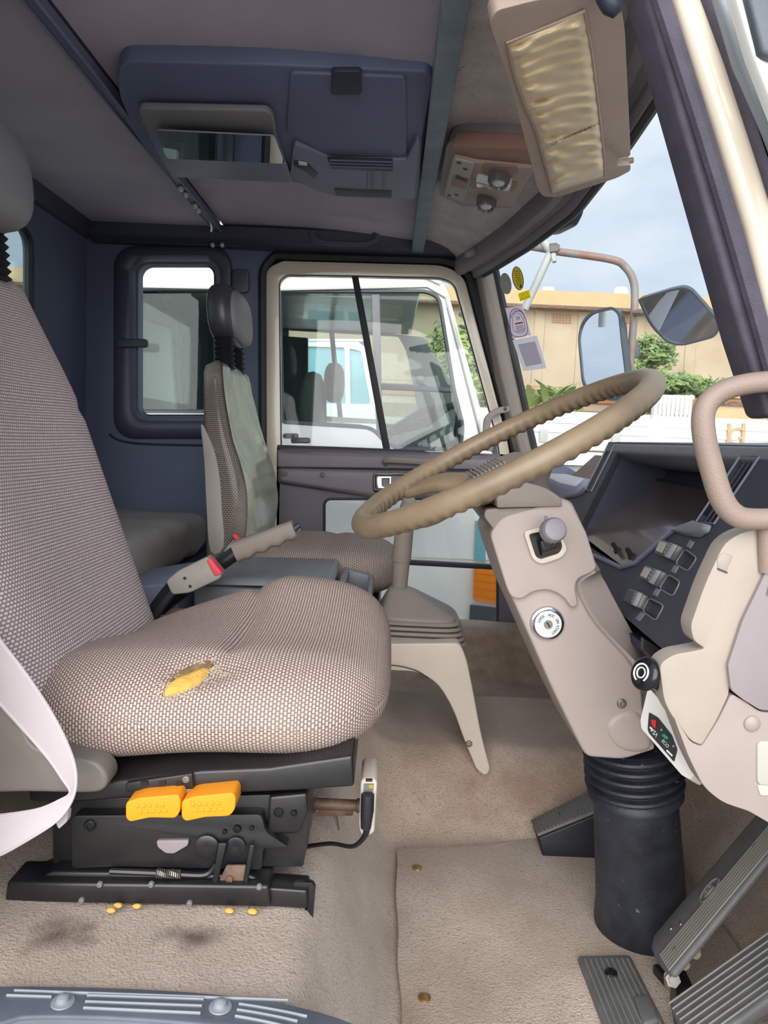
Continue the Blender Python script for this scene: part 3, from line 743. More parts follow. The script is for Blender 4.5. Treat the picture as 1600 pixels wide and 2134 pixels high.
# ride-height shaft and dial at the front, with its wire handle
MB().lathe(P(640, 1674, 1.05), V((1, 0, 0)), [(.012, 0), (.012, .012), (.008, .013), (.008, .07), (.010, .071), (.010, .085)], 16).build('adjuster_shaft', 'rusty_steel', ds)
MB().prism(PS([(664, 1688), (735, 1690), (735, 1700), (700, 1702), (706, 1735), (694, 1702), (664, 1700)], 1.05), V((0, .012, 0))).build('adjuster_bracket', 'rusty_steel', ds, bevel=.001)
dl = MB().prism(PS(rpoly([(757, 1622), (778, 1622), (786, 1630), (780, 1735), (770, 1742), (752, 1742), (748, 1720), (751, 1630)], 8, 4), 1.0), V((0, .07, 0))).build('weight_dial', 'beige_light', ds, bevel=.006)
MB().prism(PS([(758, 1634), (779, 1634), (777, 1654), (757, 1654)], .998), V((0, .004, 0))).build('dial_window', 'slate_plastic', dl)
MB().prism(PS([(768, 1636), (778, 1636), (777, 1643), (768, 1643)], .996), V((0, .004, 0))).build('dial_mark', 'sticker_yellow', dl)
MB().prism(PS([(762, 1625), (776, 1625), (776, 1629), (762, 1629)], .996), V((0, .004, 0))).build('dial_scale', 'ink', dl)
MB().tube([P(766, 1655, .985), P(765, 1690, .983), P(762, 1725, .985)], [.009, .009, .007], 10).build('handle_grip', 'rubber_black', ds)
MB().tube([P(764, 1722, .986), P(760, 1742, .99), P(735, 1764, 1.0), (P(690, 1758, 1.02)), P(640, 1764, 1.04)], [.005, .004, .003, .003, .003], 8, smooth=5).build('wire_handle', 'black_metal', ds)

# driver's seat belt, hanging slack with a twist in front of the seat side
sb = thing('seat_belt', 'pale lilac seat belt webbing hanging slack across the driver seat corner', 'seat belt', P(0, 1785, .83))
L1 = [(-60, 1240), (0, 1330), (57, 1405), (112, 1490), (150, 1570), (160, 1625), (150, 1672), (120, 1712), (60, 1752), (0, 1785), (-60, 1805)]
L2 = [(-60, 1400), (0, 1470), (50, 1525), (98, 1580), (130, 1625), (146, 1652), (120, 1668), (85, 1682), (45, 1690), (0, 1696), (-60, 1704)]
d1_ = [.84, .835, .83, .825, .82, .815, .815, .82, .825, .83, .835]; d2_ = [.855, .85, .845, .84, .835, .826, .832, .838, .842, .845, .85]
A = [P(u, v, d) for (u, v), d in zip(L1, d1_)]; Bq = [P(u, v, d) for (u, v), d in zip(L2, d2_)]
A, _ = spline(A, [0]*len(A), 6); Bq, _ = spline(Bq, [0]*len(Bq), 6)
wb = MB().ribbon(A, Bq, .0016).build('webbing', 'belt_web', sb, smooth=70)
for f in (.04, .96):
    MB().tube([a+(b-a)*f+V((0, -.0008, 0)) for a, b in zip(A, Bq)], .0014, 5).build('selvedge', 'belt_web', wb)
MB().prism(PS(rpoly([(112, 1705), (142, 1690), (140, 1712), (122, 1728)], 4, 3), .84), V((0, .01, 0))).build('belt_stop', 'belt_web', sb, bevel=.002)

# buckles
def buckle(label, base, pts, red, y, stalk, holes=()):
    t = thing('belt_buckle', label, 'buckle', base, 'belt buckles between the seats')
    MB().prism(PS(rpoly(pts, 7, 3), y), V((0, .035, 0))).build('buckle_body', 'buckle_grey', t, bevel=.005)
    MB().prism(PS(rpoly(red, 2, 2), y-.003), V((0, .03, 0))).build('release_button', 'belt_red', t, bevel=.002, label='red release button')
    for u, v in holes: MB().lathe(P(u, v, y+.0005), (0, -1, 0), [(.0035, 0), (.0032, .001), (.0004, .0008)], 10).build('rivet_hole', 'ink', t)
    MB().tube([P(u, v, yy) for u, v, yy in stalk], .012, 8, smooth=4, flat=1.6).build('stalk', 'rubber_black', t)
    return t
buckle('grey buckle with red button beside the driver seat, in front of the handbrake', P(320, 1290, 1.46), [(345, 1212), (370, 1190), (432, 1160), (462, 1194), (459, 1206), (395, 1236), (358, 1240)], [(430, 1168), (437, 1163), (462, 1195), (452, 1200), (446, 1200)], 1.45, [(362, 1222, 1.47), (335, 1255, 1.47), (312, 1290, 1.47)], ((385, 1205), (396, 1222)))
buckle('grey buckle standing behind the handbrake grip by the passenger seat', P(455, 1190, 1.87), [(455, 1175), (470, 1140), (486, 1124), (500, 1130), (505, 1140), (480, 1185)], [(482, 1116), (489, 1112), (502, 1128), (495, 1133)], 1.85, [(470, 1172, 1.87), (455, 1190, 1.87), (445, 1215, 1.87)])

# ================================================================== PASSENGER SEAT
ps = thing('passenger_seat', 'passenger seat with patterned cover under cloudy plastic film and black headrest', 'seat', (-.2, 2.12, -.58))
PY = 2.12
rg = []; film = []
for i in range(31):
    s = i/30; z = -.36+.545*s
    xb = P(450-35*sstep(0, .9, s)-(0), 1100, 1.9).x          # rear line
    xr = -.452-.022*s
    xf = -.345+.020*sin(pi*min(1, s*1.6))*1.0-.070*sstep(.35, 1, s)
    hw = .235-.035*sstep(.55, 1, s)
    hd = (xf-xr)/2; xc = (xf+xr)/2
    if s > .93: f = sqrt(max(0, 1-((s-.93)/.07)**2)); hd *= max(.15, f); hw *= .6+.4*f
    rg.append(sring(V((xc, PY, z)), UPY, UPX, hw, hd, 4.2, 48))
MB().loft_uv(rg).build('backrest', 'fabric_film', ps, smooth=80)
# plastic film over the face of the backrest: front faces only, standing a few millimetres off, with soft folds
fr_ = []
for i, r in enumerate(rg[2:], 2):
    row = []
    c = sum(r, V())/len(r)
    idx = [k for k in range(48) if (r[k]-c).x > .004 or ((r[k]-c).x > -.5 and False)]
    idx = [k for k in range(48)]
    idx.sort(key=lambda k: r[k].y)
    fro = [r[k] for k in idx if r[k].x >= c.x+.62*max(q_.x-c.x for q_ in r)]
    for j, p in enumerate(fro):
        w = .004+.004*sin(i*.55+j*.5)*sin(j*.9)
        row.append(p+V((w+.002, 0, 0)))
    fr_.append(row)
n0 = min(len(r) for r in fr_); fr_ = [r[:n0] for r in fr_]
MB().loft(fr_, False, False).build('plastic_film', 'film', ps, smooth=80, label='olive tinted reflective plastic film')
# plain vinyl side panel on the near flank
sp_ = curve2([(418, 885), (432, 905), (448, 945), (458, 1000), (462, 1060), (466, 1140), (438, 1150), (430, 1060), (425, 960)], 3, True)
MB().prism(PS(sp_, PY-.238), V((0, .012, 0))).build('side_panel', 'bolster_grey', ps, bevel=.004)
rg2 = pillow(V((-.17, PY, -.345)), (UPY, UPZ, UPX), (.49, .13, .43), 3.2, 24, 48, 3.4, lambda p, t: V((p.x, p.y, p.z+(.012*((p.y-PY)/.24)**2 - .006*math.exp(-((p.x+.14)/.008)**2) if p.z > -.34 else 0))))
MB().loft_uv(rg2).build('seat_cushion', 'fabric_far', ps, smooth=80)
MB().box((-.2, PY, -.49), (.40, .42, .17)).build('seat_base', 'black_metal', ps, bevel=.01)
hr = pillow(V((-.425, PY, .310)), (UPX, UPY, UPZ), (.085, .27, .165), 3.2, 16, 32, 2.8, lambda p, t: p+V((-.02-.10*(p.z-.31), 0, 0)))
MB().loft(hr).build('headrest', 'vinyl_dark', ps, smooth=80)
fc = pillow(V((-.398, PY, .308)), (UPX, UPY, UPZ), (.05, .24, .14), 3.2, 14, 28, 2.8, lambda p, t: p+V((-.02-.10*(p.z-.31), 0, 0)))
MB().loft(fc).build('headrest_face', 'vinyl_grey', ps, smooth=80, label='paler front face of the headrest')
for y in (2.02, 2.16): boot(ps, V((-.430, y, .165)), V((-.437, y, .245)), .024, 6)

# bunk behind the seats
bk = thing('bunk_cushion', 'grey vinyl bunk cushion along the rear wall behind the seats', 'cushion', (-.78, 1.9, -.58))
def bmod(p, t): return V((p.x, p.y, p.z+.006*sin(p.y*30)*sin(p.x*24)))
MB().loft(pillow(V((-.79, 2.02, -.325)), (UPX, UPZ, UPY), (.44, .13, 1.12), 5, 24, 40, 7, bmod)).build('cushion', 'bolster_grey', bk, smooth=80)
MB().box((-.79, 2.02, -.485), (.42, 1.12, .19)).build('bunk_base', 'navy_dark', bk, bevel=.01)
# ================================================================== STEERING WHEEL
WC = V((.1745, 1.185, -.0113)); TL = radians(29.6); YAW = radians(0)
E1 = V((cos(TL), 0, sin(TL))); E2 = UPY.copy(); EN = E1.cross(E2).normalized()
TILT = radians(3.1)                                             # rim leans very slightly towards the door
E2, EN = E2*cos(TILT)+EN*sin(TILT)*1.0, EN*cos(TILT)-E2*sin(TILT)
sw = thing('steering_wheel', 'brown steering wheel with scalloped rim in front of the driver seat', 'steering wheel', WC-EN*.06)
RW, rw_ = .2391, .0177
rings = []
NA, NS = 480, 18
for i in range(NA):
    a = 2*pi*i/NA; ra = E1*cos(a)+E2*sin(a); c = WC+ra*RW; r = []
    for k in range(NS):
        q = 2*pi*k/NS; nn = ra*cos(q)+EN*sin(q)
        und = max(0, -sin(q)*.9-cos(q)*.25)
        rr = rw_+(.0000)-(.0035*(.5+.5*cos(80*a))*und)
        r.append(c+nn*rr)
    rings.append(r)
MB().loft(rings, True, False, True).build('rim', 'wheel_brown', sw, smooth=80)
hubc = WC-EN*.040+E1*.005
for a, w in ((130, .026), (230, .026)):
    a = radians(a); ra = E1*cos(a)+E2*sin(a); tg = EN.cross(ra)
    path = [hubc+ra*.045, hubc+ra*.10+EN*.006, hubc+ra*.165+EN*.024, WC+ra*(RW-.014)-EN*.012, WC+ra*(RW-.002)-EN*.003]
    ws_ = [w*1.25, w*1.1, w*.95, w*.95, w*.7]; hs = [.016, .0145, .0125, .0105, .008]
    pth, wv = spline(path, ws_, 4); _, hv = spline(path, hs, 4)
    rg = []
    for i, p in enumerate(pth):
        d = (pth[min(i+1, len(pth)-1)]-pth[max(0, i-1)]).normalized(); up = (EN-d*EN.dot(d)).normalized()
        rg.append(sring(p, tg, up, wv[i], hv[i], 3, 16))
    MB().loft(rg).build('spoke', 'wheel_brown', sw, smooth=70)
hb = MB().loft(pillow(hubc+EN*.006-E1*.022, (E1, E2, EN), (.11, .15, .05), 3.2, 10, 32, 3.0)).build('horn_pad', 'column_cover', sw, smooth=70)
for i in range(9):
    c = hubc+EN*.0305-E1*(.062-.0062*i)
    MB().tube([c-E2*.045, c+E2*.045], .0018, 6).build('pad_rib', 'column_cover', hb)
MB().lathe(hubc-EN*.06, EN, [(.035, 0), (.042, .03), (.06, .05)], 24).build('hub', 'column_cover', sw)

# ================================================================== STEERING COLUMN
sc = thing('steering_column', 'pinkish beige steering column shroud with ignition lock above black bellows', 'steering column', PZ(1340, 1925, -.80)+V((0, .05, 0)))
YC = 1.085
main = rpoly([(1020, 1112), (1048, 1078), (1100, 1062), (1172, 1038), (1192, 1046), (1222, 1110), (1240, 1182), (1206, 1206), (1202, 1232), (1236, 1296), (1318, 1384), (1338, 1430), (1342, 1500), (1368, 1562), (1300, 1584), (1222, 1578), (1204, 1545), (1152, 1440), (1106, 1335), (1058, 1228)], [14, 16, 12, 14, 18, 8, 8, 10, 20, 30, 30, 30, 30, 10, 20, 14, 16, 40, 20, 30], 4)
MB().prism(PS(main, YC), V((0, .17, 0))).build('shroud', 'beige_plastic', sc, bevel=.016, seg=5)
# raised upper housing, stepping down to the lower shroud
up_ = rpoly([(1020, 1112), (1046, 1078), (1100, 1062), (1172, 1040), (1190, 1048), (1222, 1110), (1244, 1182), (1236, 1192), (1204, 1206), (1198, 1224), (1205, 1262), (1192, 1268), (1170, 1240), (1140, 1228), (1108, 1234), (1088, 1250), (1066, 1246), (1056, 1226)], [14, 16, 12, 14, 18, 8, 8, 8, 10, 10, 14, 8, 24, 30, 24, 14, 10, 10], 4)
MB().prism(PS(up_, YC-.010), V((0, .03, 0))).build('upper_housing', 'beige_plastic', sc, bevel=.008, seg=4)
rdg = curve2([(1236, 1186), (1208, 1204), (1202, 1228), (1236, 1294), (1284, 1348), (1322, 1390), (1336, 1432)], 4); otr = curve2([(1246, 1180), (1248, 1196), (1258, 1222), (1284, 1272), (1312, 1324), (1332, 1368), (1342, 1432)], 4)
MB().ribbon(PS(rdg, YC+.006), PS(otr, YC+.05), .012).build('side_flute', 'beige_plastic', sc, smooth=60)
MB().prism(PS(otr+[(1300, 1420), (1230, 1300), (1210, 1220)], YC+.05), V((0, .10, 0))).build('shroud_back', 'beige_plastic', sc, bevel=.004)
bl_ = curve2([(1262, 1520), (1280, 1492), (1320, 1480), (1345, 1500), (1362, 1556), (1330, 1572), (1285, 1560)], 4, True)
MB().prism(PS(bl_, YC-.004), V((0, .02, 0))).build('lower_bulge', 'beige_plastic', sc, bevel=.010, seg=4)
# lever opening with its lip, black gate and ribbed knob
lo = rpoly([(1091, 1108), (1158, 1092), (1182, 1145), (1170, 1162), (1128, 1176), (1110, 1166)], [10, 14, 12, 10, 10, 10], 4); li = rpoly([(1101, 1113), (1158, 1102), (1173, 1140), (1164, 1154), (1126, 1166), (1116, 1160)], [7, 8, 8, 6, 6, 6], 4)
MB().plate(PS(lo, YC-.017), [PS(li, YC-.017)], V((0, .012, 0))).build('opening_lip', 'beige_light', sc, bevel=.002)
MB().prism(PS(li, YC-.012), V((0, .004, 0))).build('opening', 'black_glossy', sc)
MB().taper(PS([(1122, 1140), (1164, 1130), (1168, 1150), (1128, 1160)], YC-.016), PS([(1126, 1128), (1156, 1122), (1160, 1140), (1132, 1150)], YC-.03)).build('lever_gate', 'black_metal', sc, bevel=.001)
kn = P(1148, 1107, YC-.05)
MB().tube([P(1140, 1140, YC-.02), P(1143, 1122, YC-.035), kn], [.008, .007, .007], 10).build('stalk', 'vinyl_dark', sc)
pr = []
kb = MB(); kd = V((.12, -.9, .25)).normalized(); ka = kd.orthogonal().normalized(); kc = kd.cross(ka)
rg = []
for r0, h in ((.010, -.004), (.0165, 0), (.0165, .014), (.0145, .018), (.0135, .0185), (.004, .019)):
    rg.append([kn+kd*h+(ka*cos(2*pi*k/72)+kc*sin(2*pi*k/72))*(r0*(1+(.04*((k % 3 == 0)) if 0 <= h <= .014 else 0))) for k in range(72)])
kb.loft(rg).build('ribbed_knob', 'vinyl_grey', sc, smooth=30, label='grey ribbed knob of the stalk')
MB().box(P(1137, 1087, YC-.03), (.004, .004, .016)).build('knob_pin', 'vinyl_grey', sc, bevel=.001)
# ignition lock in a shallow dish
ic = P(1140, 1299, YC-.002)
MB().lathe(ic, (0, -1, 0), [(.026, -.004), (.0235, .003), (.0205, .004), (.0195, .0055), (.0008, .0055)], 36).build('lock_ring', 'chrome', sc)
lk = MB().lathe(ic, (0, -1, 0), [(.019, .005), (.019, .007), (.0005, .007)], 32).build('lock_face', 'lens_clear', sc, label='brushed metal ignition lock face')
MB().lathe(ic+V((0, -.0065, 0)), (0, -1, 0), [(.0065, 0), (.006, .002), (.0004, .002)], 20).build('key_barrel', 'screw_metal', lk)
MB().prism([ic+V((a, -.0088, b)) for a, b in ((-.0035, .003), (-.0015, .0042), (.0035, -.003), (.0015, -.0042))], V((0, .002, 0))).build('key_slot', 'ink', lk)
for i, ch in enumerate('LOCK'):
    a = radians(165-14*i); text_obj('lock_letter', ch, 'ink', lk, ic+V((cos(a), 0, sin(a)))*.0138+V((0, -.0073, 0)), V((sin(a), 0, -cos(a))), V((cos(a), 0, sin(a))), .0052)
for i, ch in enumerate('ACC'):
    a = radians(88-13*i); text_obj('lock_letter', ch, 'ink', lk, ic+V((cos(a), 0, sin(a)))*.0138+V((0, -.0073, 0)), V((sin(a), 0, -cos(a))), V((cos(a), 0, sin(a))), .0052)
for i, ch in enumerate('ON'):
    a = radians(30-14*i); text_obj('lock_letter', ch, 'ink', lk, ic+V((cos(a), 0, sin(a)))*.0138+V((0, -.0073, 0)), V((sin(a), 0, -cos(a))), V((cos(a), 0, sin(a))), .0052)
for i, ch in enumerate('START'):
    a = radians(-8-13*i); text_obj('lock_letter', ch, 'ink', lk, ic+V((cos(a), 0, sin(a)))*.0138+V((0, -.0073, 0)), V((sin(a), 0, -cos(a))), V((cos(a), 0, sin(a))), .0052)
for u, v in ((1177, 1224), (1295, 1466)):
    MB().lathe(P(u, v, YC), (0, -1, 0), [(.0095, -.004), (.0095, .001), (.0075, .001), (.0075, -.001)], 20).build('screw_well', 'beige_plastic', sc)
    screw(sc, P(u, v, YC-.001), (0, -1, 0), .0068)
# covers under the wheel
c1 = rpoly([(1034, 1037), (1076, 1012), (1096, 1005), (1138, 1016), (1170, 1038), (1172, 1056), (1036, 1059)], [6, 20, 12, 30, 10, 5, 4], 4)
MB().prism(PS(c1, YC-.015), V((0, .19, 0))).build('top_cover', 'column_cover', sc, bevel=.006)
c2 = rpoly([(1036, 1060), (1166, 1057), (1140, 1076), (1053, 1113), (1036, 1112), (1008, 1076), (1012, 1062)], [4, 4, 14, 10, 8, 14, 6], 4)
MB().prism(PS(c2, YC-.008), V((0, .17, 0))).build('lower_cover', 'column_cover', sc, bevel=.005)
# bellows and black tube down to the floor
cl = lambda t: P(1322, 1572, 1.17)*(1-t)+PZ(1352, 1905, -.802)*t+V((0, 0, 0))
p0 = P(1316, 1530, 1.175); p1 = V((.462, 1.215, -.806)); ax = (p1-p0).normalized(); LL = (p1-p0).length
pr = [(.075, 0)]
for i in range(5):
    h = .008+i*.0165
    pr += [(.0685, h), (.0755, h+.0025), (.0772, h+.006), (.0755, h+.0095), (.0685, h+.012)]
pr += [(.074, .092), (.075, .100), (.066, .104)]
e2 = ax.orthogonal().normalized()
MB().lathe(p0+ax*.0, ax, [(r*1.0, h*1.0) for r, h in pr], 40).build('bellows', 'rubber_scuffed', sc, smooth=40, label='ribbed black rubber bellows')
MB().lathe(p0, ax, [(.064, .09), (.066, .13), (.072, LL*.8), (.077, LL*.9), (.076, LL*.985), (.070, LL)], 40).build('column_tube', 'rubber_scuffed', sc, smooth=50, label='scuffed black rubber tube')

# ================================================================== GEAR LEVER
gl = thing('gear_lever', 'taupe gear lever with pyramid boot on a beige pedestal', 'gear lever', P(900, 1345, 1.65))
YG = 1.66
top = P(852, 1050, YG-.02); mid = P(836, 1165, YG+.02); bot = P(832, 1225, YG+.03)
MB().tube([top+V((.004, 0, .016)), top+V((.002, 0, .008)), P(846, 1072, YG-.01), mid], [.006, .016, .019, .0215], 18).build('lever_shaft', 'gear_taupe', gl)
MB().tube([P(836, 1168, YG+.02), bot], [.0195, .0175], 18).build('lever_collar', 'gear_taupe', gl)
q = lambda c, w, d, y: [V((c.x-w, y-d, c.z)), V((c.x+w, y-d, c.z)), V((c.x+w, y+d, c.z)), V((c.x-w, y+d, c.z))]
def sq(c, w, d, n=5.0): return sring(c, UPX, UPY, w, d, n, 32)
c0 = P(833, 1222, YG+.03); c1_ = P(868, 1274, YG+.03)
MB().loft([sq(c0, .020, .020, 3), sq(c0+(c1_-c0)*.12, .030, .030), sq(c0+(c1_-c0)*.92, .083, .085), sq(c1_, .086, .088), sq(c1_-V((0, 0, .004)), .086, .088)]).build('boot', 'gear_taupe', gl, smooth=50)
bz = c1_-V((0, 0, .004)); rg = [sq(bz, .088, .09)]
for i in range(5):
    z = bz-V((0, 0, .0105*i)); w = .092+.002*i
    rg += [sq(z-V((-.002*i, 0, .001)), w, w), sq(z-V((-.002*i, 0, .006)), w+.003, w+.003), sq(z-V((-.002*i, 0, .0085)), w, w), sq(z-V((-.002*i, 0, .010)), w-.008, w-.008)]
MB().loft(rg).build('boot_bellows', 'gear_taupe', gl, smooth=40)
pd = rpoly([(782, 1342), (958, 1340), (972, 1372), (986, 1440), (1002, 1530), (1022, 1604), (1012, 1618), (994, 1606), (966, 1540), (944, 1476), (912, 1424), (872, 1400), (782, 1396)], [4, 12, 20, 40, 40, 10, 10, 12, 40, 40, 40, 30, 4], 4)
MB().prism(PS(pd, 1.56), V((0, .20, 0))).build('pedestal', 'beige_light', gl, bevel=.012, seg=4, label='pale beige pedestal with a leg down to the carpet')
for u, v in ((796, 1386), (977, 1550)): screw(gl, P(u, v, 1.558), (0, -1, 0), .007)

MB().tube([P(798, 1386, 1.555), P(830, 1388, 1.55), P(868, 1398, 1.552), P(892, 1414, 1.556)], .0012, 6, smooth=4).build('thin_cable', 'ink', gl)
tag(MB().prism([PZ(u, v, -.70) for u, v in ((1168, 1542), (1222, 1552), (1224, 1574), (1170, 1568))], V((0, 0, .012))).build('rubber_block', 'pedal_rubber', bevel=.003), 'small grey rubber block on the carpet left of the column shroud', 'block')

# ================================================================== HANDBRAKE
hbk = thing('parking_brake', 'parking brake lever with taupe finger grip slanting up beside the driver seat', 'brake lever', P(330, 1280, 1.56))
YH = 1.53
MB().tube([P(300, 1290, YH), P(400, 1215, YH), P(510, 1140, YH)], [.017, .016, .015], 14).build('lever_arm', 'black_metal', hbk)
ga, gb = P(490, 1150, YH), P(614, 1102, YH); d = (gb-ga); n_ = V((-d.z, 0, d.x)).normalized()
rg = []
for i in range(41):
    t = i/40; c = ga+d*t; r = .0215-.003*t
    und = .0022*sin(2*pi*4*t)*(1 if .12 < t < .95 else 0)
    ring = sring(c, n_, UPY, r, r*.85, 3.2, 20)
    ring = [p+n_*und*(1 if (p-c).dot(n_) < 0 else 0) for p in ring]
    rg.append(ring)
MB().loft(rg).build('hand_grip', 'grip_taupe', hbk, smooth=60)
MB().tube([gb, gb+d.normalized()*.012+n_*.004], [.008, .006], 12).build('release_button', 'navy_dark', hbk)
MB().tube([gb-n_*.006, gb+d.normalized()*.010-n_*.004], .003, 8).build('button_guard', 'vinyl_grey', hbk)

# ================================================================== CENTRE CONSOLE
cn = thing('centre_console', 'slate grey plastic storage console between the two seats', 'console', (-.25, 1.7, -.60))
MB().box((-.25, 1.715, -.455), (.29, .25, .27)).build('storage_box', 'slate_plastic', cn, bevel=.008)
MB().taper([V((-.405, 1.575, -.318)), V((-.10, 1.575, -.312)), V((-.10, 1.845, -.306)), V((-.405, 1.845, -.312))], [V((-.395, 1.585, -.302)), V((-.11, 1.585, -.296)), V((-.11, 1.835, -.290)), V((-.395, 1.835, -.296))]).build('lid', 'slate_plastic', cn, bevel=.005)
MB().plate([V((-.094, 1.58, -.315)), V((-.02, 1.58, -.330)), V((-.02, 1.85, -.328)), V((-.094, 1.85, -.312))], [[V((-.08, 1.60, -.317)), V((-.03, 1.60, -.328)), V((-.03, 1.83, -.326)), V((-.08, 1.83, -.314))]], V((0, 0, -.05))).build('tray', 'slate_plastic', cn, bevel=.003)
MB().box((-.058, 1.715, -.41), (.07, .25, .08)).build('tray_body', 'slate_plastic', cn, bevel=.006)
MB().prism([V((-.56, 1.60, -.335)), V((-.42, 1.56, -.312)), V((-.42, 1.84, -.306)), V((-.56, 1.84, -.335))], V((0, 0, -.22))).build('rear_tray', 'navy_plastic_light', cn, bevel=.006)
MB().plate([V((-.53, 1.495, -.365)), V((-.37, 1.495, -.365)), V((-.37, 1.545, -.360)), V((-.53, 1.545, -.360))], [[V((-.52, 1.503, -.365)), V((-.38, 1.503, -.365)), V((-.38, 1.538, -.361)), V((-.52, 1.538, -.361))]], V((0, 0, -.22))).build('side_pocket', 'brown_beige', cn, bevel=.003)

# ================================================================== PEDALS
def ribs(parent, a, b, c, dd, n, m_, r=.0018, lift=V((0, 0, .002)), inset=.08):
    for i in range(n):
        t = inset+(1-2*inset)*i/(n-1); MB().tube([a+(b-a)*t+lift+((dd+(c-dd)*t)-(a+(b-a)*t))*.04, dd+(c-dd)*t+lift-((dd+(c-dd)*t)-(a+(b-a)*t))*.04], r, 6).build('rib', m_, parent)
fp = thing('foot_rest', 'black wedge foot rest with ribbed rubber top left of the column tube', 'foot rest', PZ(1180, 1766, -.8))
fa, fb, fc_, fd = P(1122, 1746, 1.42), P(1262, 1690, 1.42), P(1250, 1645, 1.50), P(1108, 1716, 1.50)
fb = fa+(fb-fa)*1.15; fc_ = fd+(fc_-fd)*1.15
drop = [V((p.x+.01, p.y, -.79)) for p in (fa, fb, fc_, fd)]
MB().taper([fa, fb, fc_, fd], drop).build('wedge', 'rubber_black', fp, bevel=.004)
nn = (fb-fa).cross(fd-fa).normalized(); nn = nn if nn.z > 0 else -nn
MB().prism([p+nn*.001 for p in (fa, fb, fc_, fd)], nn*.007).build('tread_pad', 'pedal_rubber', fp, bevel=.003)
ribs(fp, fa+nn*.007, fb+nn*.007, fc_+nn*.007, fd+nn*.007, 18, 'pedal_rib', .0014, nn*.001)
cc = (fa+fb+fc_+fd)/4-(fb-fa)*.12+nn*.008
MB().lathe(cc, nn, [(.011, -.001), (.010, .0016), (.006, .0008), (.0004, .0006)], 18).build('plug', 'black_metal', fp)

hp = thing('heel_plate', 'flat ribbed rubber heel plate lying on the carpet mat', 'pedal', PZ(1290, 2070, -.79))
ha, hb_, hc_, hd_ = [PZ(u, v, -.785) for u, v in ((1268, 2170), (1402, 2170), (1312, 1995), (1203, 1997))]
MB().prism([p-V((0, 0, .008)) for p in (ha, hb_, hc_, hd_)], V((0, 0, .014))).build('pad', 'pedal_rubber', hp, bevel=.005)
L_ = lambda t, s: (ha+(hb_-ha)*t)*(1-s)+(hd_+(hc_-hd_)*t)*s
for i in range(9):
    t = .10+.8*i/8; MB().tube([L_(t, .05)+V((0, 0, .0065)), L_(t, .93)+V((0, 0, .0065))], .0014, 6).build('rib', 'pedal_rib', hp)
MB().lathe(PZ(1273, 2027, -.778), (0, 0, 1), [(.010, -.002), (.009, .002), (.005, .0045), (.0004, .005)], 18).build('plug', 'black_glossy', hp)
MB().prism([p-V((0, 0, .006)) for p in (PZ(1318, 2090, -.785), PZ(1352, 2085, -.785), PZ(1372, 2140, -.785), PZ(1340, 2150, -.785))], V((0, 0, .018))).build('hinge_lug', 'pedal_rubber', hp, bevel=.004)

def treadle(name, label, corners, th_, base, nrib, mR, cat='pedal', rfrom=.55, rto=.94):
    t = thing(name, label, cat, base); a, b, c, d = corners          # a near-low, b near-high, c far-high, d far-low
    n0 = (b-a).cross(d-a).normalized(); c = c*(a.dot(n0)/c.dot(n0))
    n_ = (b-a).cross(d-a).normalized(); n_ = n_ if n_.z > 0 else -n_
    q2 = lambda s, w: (a+(b-a)*s)*(1-w)+(d+(c-d)*s)*w
    k = [q2(.02, .0), q2(1, 0), q2(1, 1), q2(.05, 1), q2(.0, .8), q2(-.012, .5), q2(0, .15)]
    MB().prism(k, -n_*th_).build('treadle', 'pedal_rubber', t, bevel=.006)
    for i in range(nrib):
        w = 1-(rfrom+(rto-rfrom)*i/(nrib-1)); MB().tube([q2(.03, w)+n_*.001, q2(.97, w)+n_*.001], .0015, 6).build('rib', mR, t)
    return t, n_, q2
bp, bn, bq = treadle('brake_pedal', 'long charcoal treadle pedal with an oval B emblem, sloping up to the right', [P(1390, 2036, .985), P(1640, 1735, .985), P(1604, 1660, 1.10), P(1346, 1964, 1.10)], .012, PZ(1400, 2060, -.79), 7, 'pedal_rib')
ec = bq(.46, .56)+bn*.001; ex = (bq(.6, .56)-bq(.4, .56)).normalized(); ey = bn.cross(ex)
MB().tube([ec+ex*.021*cos(2*pi*k/32)+ey*.014*sin(2*pi*k/32) for k in range(32)], .0016, 6, loop=True).build('emblem_ring', 'pedal_rib', bp)
text_obj('emblem_letter', 'B', 'pedal_rib', bp, ec+bn*.001, ey, -ex, .030, .0016)
for s, w in ((.16, .72), (.80, .45), (.12, .30), (.22, .60)): MB().lathe(bq(s, w)+bn*.0005, bn, [(.004, -.001), (.0035, .0012), (.0003, .0014)], 12).build('stud', 'screw_metal', bp)
# bracket under the treadle
k1 = [P(1412, 2008, 1.03), P(1432, 1998, 1.03), P(1465, 1975, 1.03), P(1520, 1885, 1.03), P(1500, 1905, 1.03), P(1440, 1960, 1.03), P(1410, 1990, 1.03)]
MB().prism(k1, V((0, .006, 0))).build('support_bracket', 'zinc_yellow', bp, bevel=.001, label='yellow zinc plated bracket')
for u, v in ((1447, 1985), (1424, 2008)): MB().lathe(P(u, v, 1.028), (0, -1, 0), [(.009, 0), (.009, .003), (.006, .003), (.006, .007), (.0004, .007)], 6).build('bolt', 'zinc_yellow', bp)
MB().tube([PZ(1402, 2058, -.79), P(1398, 2036, 1.04)], [.012, .010], 12).build('pivot', 'zinc_yellow', bp)
MB().lathe(P(1400, 2040, 1.0), (0, -1, .4), [(.011, 0), (.011, .004), (.007, .004), (.007, .008), (.0004, .008)], 6).build('pivot_bolt', 'screw_metal', bp)
MB().prism([PZ(u, v, -.795) for u, v in ((1358, 2035), (1388, 2030), (1402, 2056), (1384, 2066))], V((0, 0, .02))).build('base_bracket', 'black_metal', bp, bevel=.002)
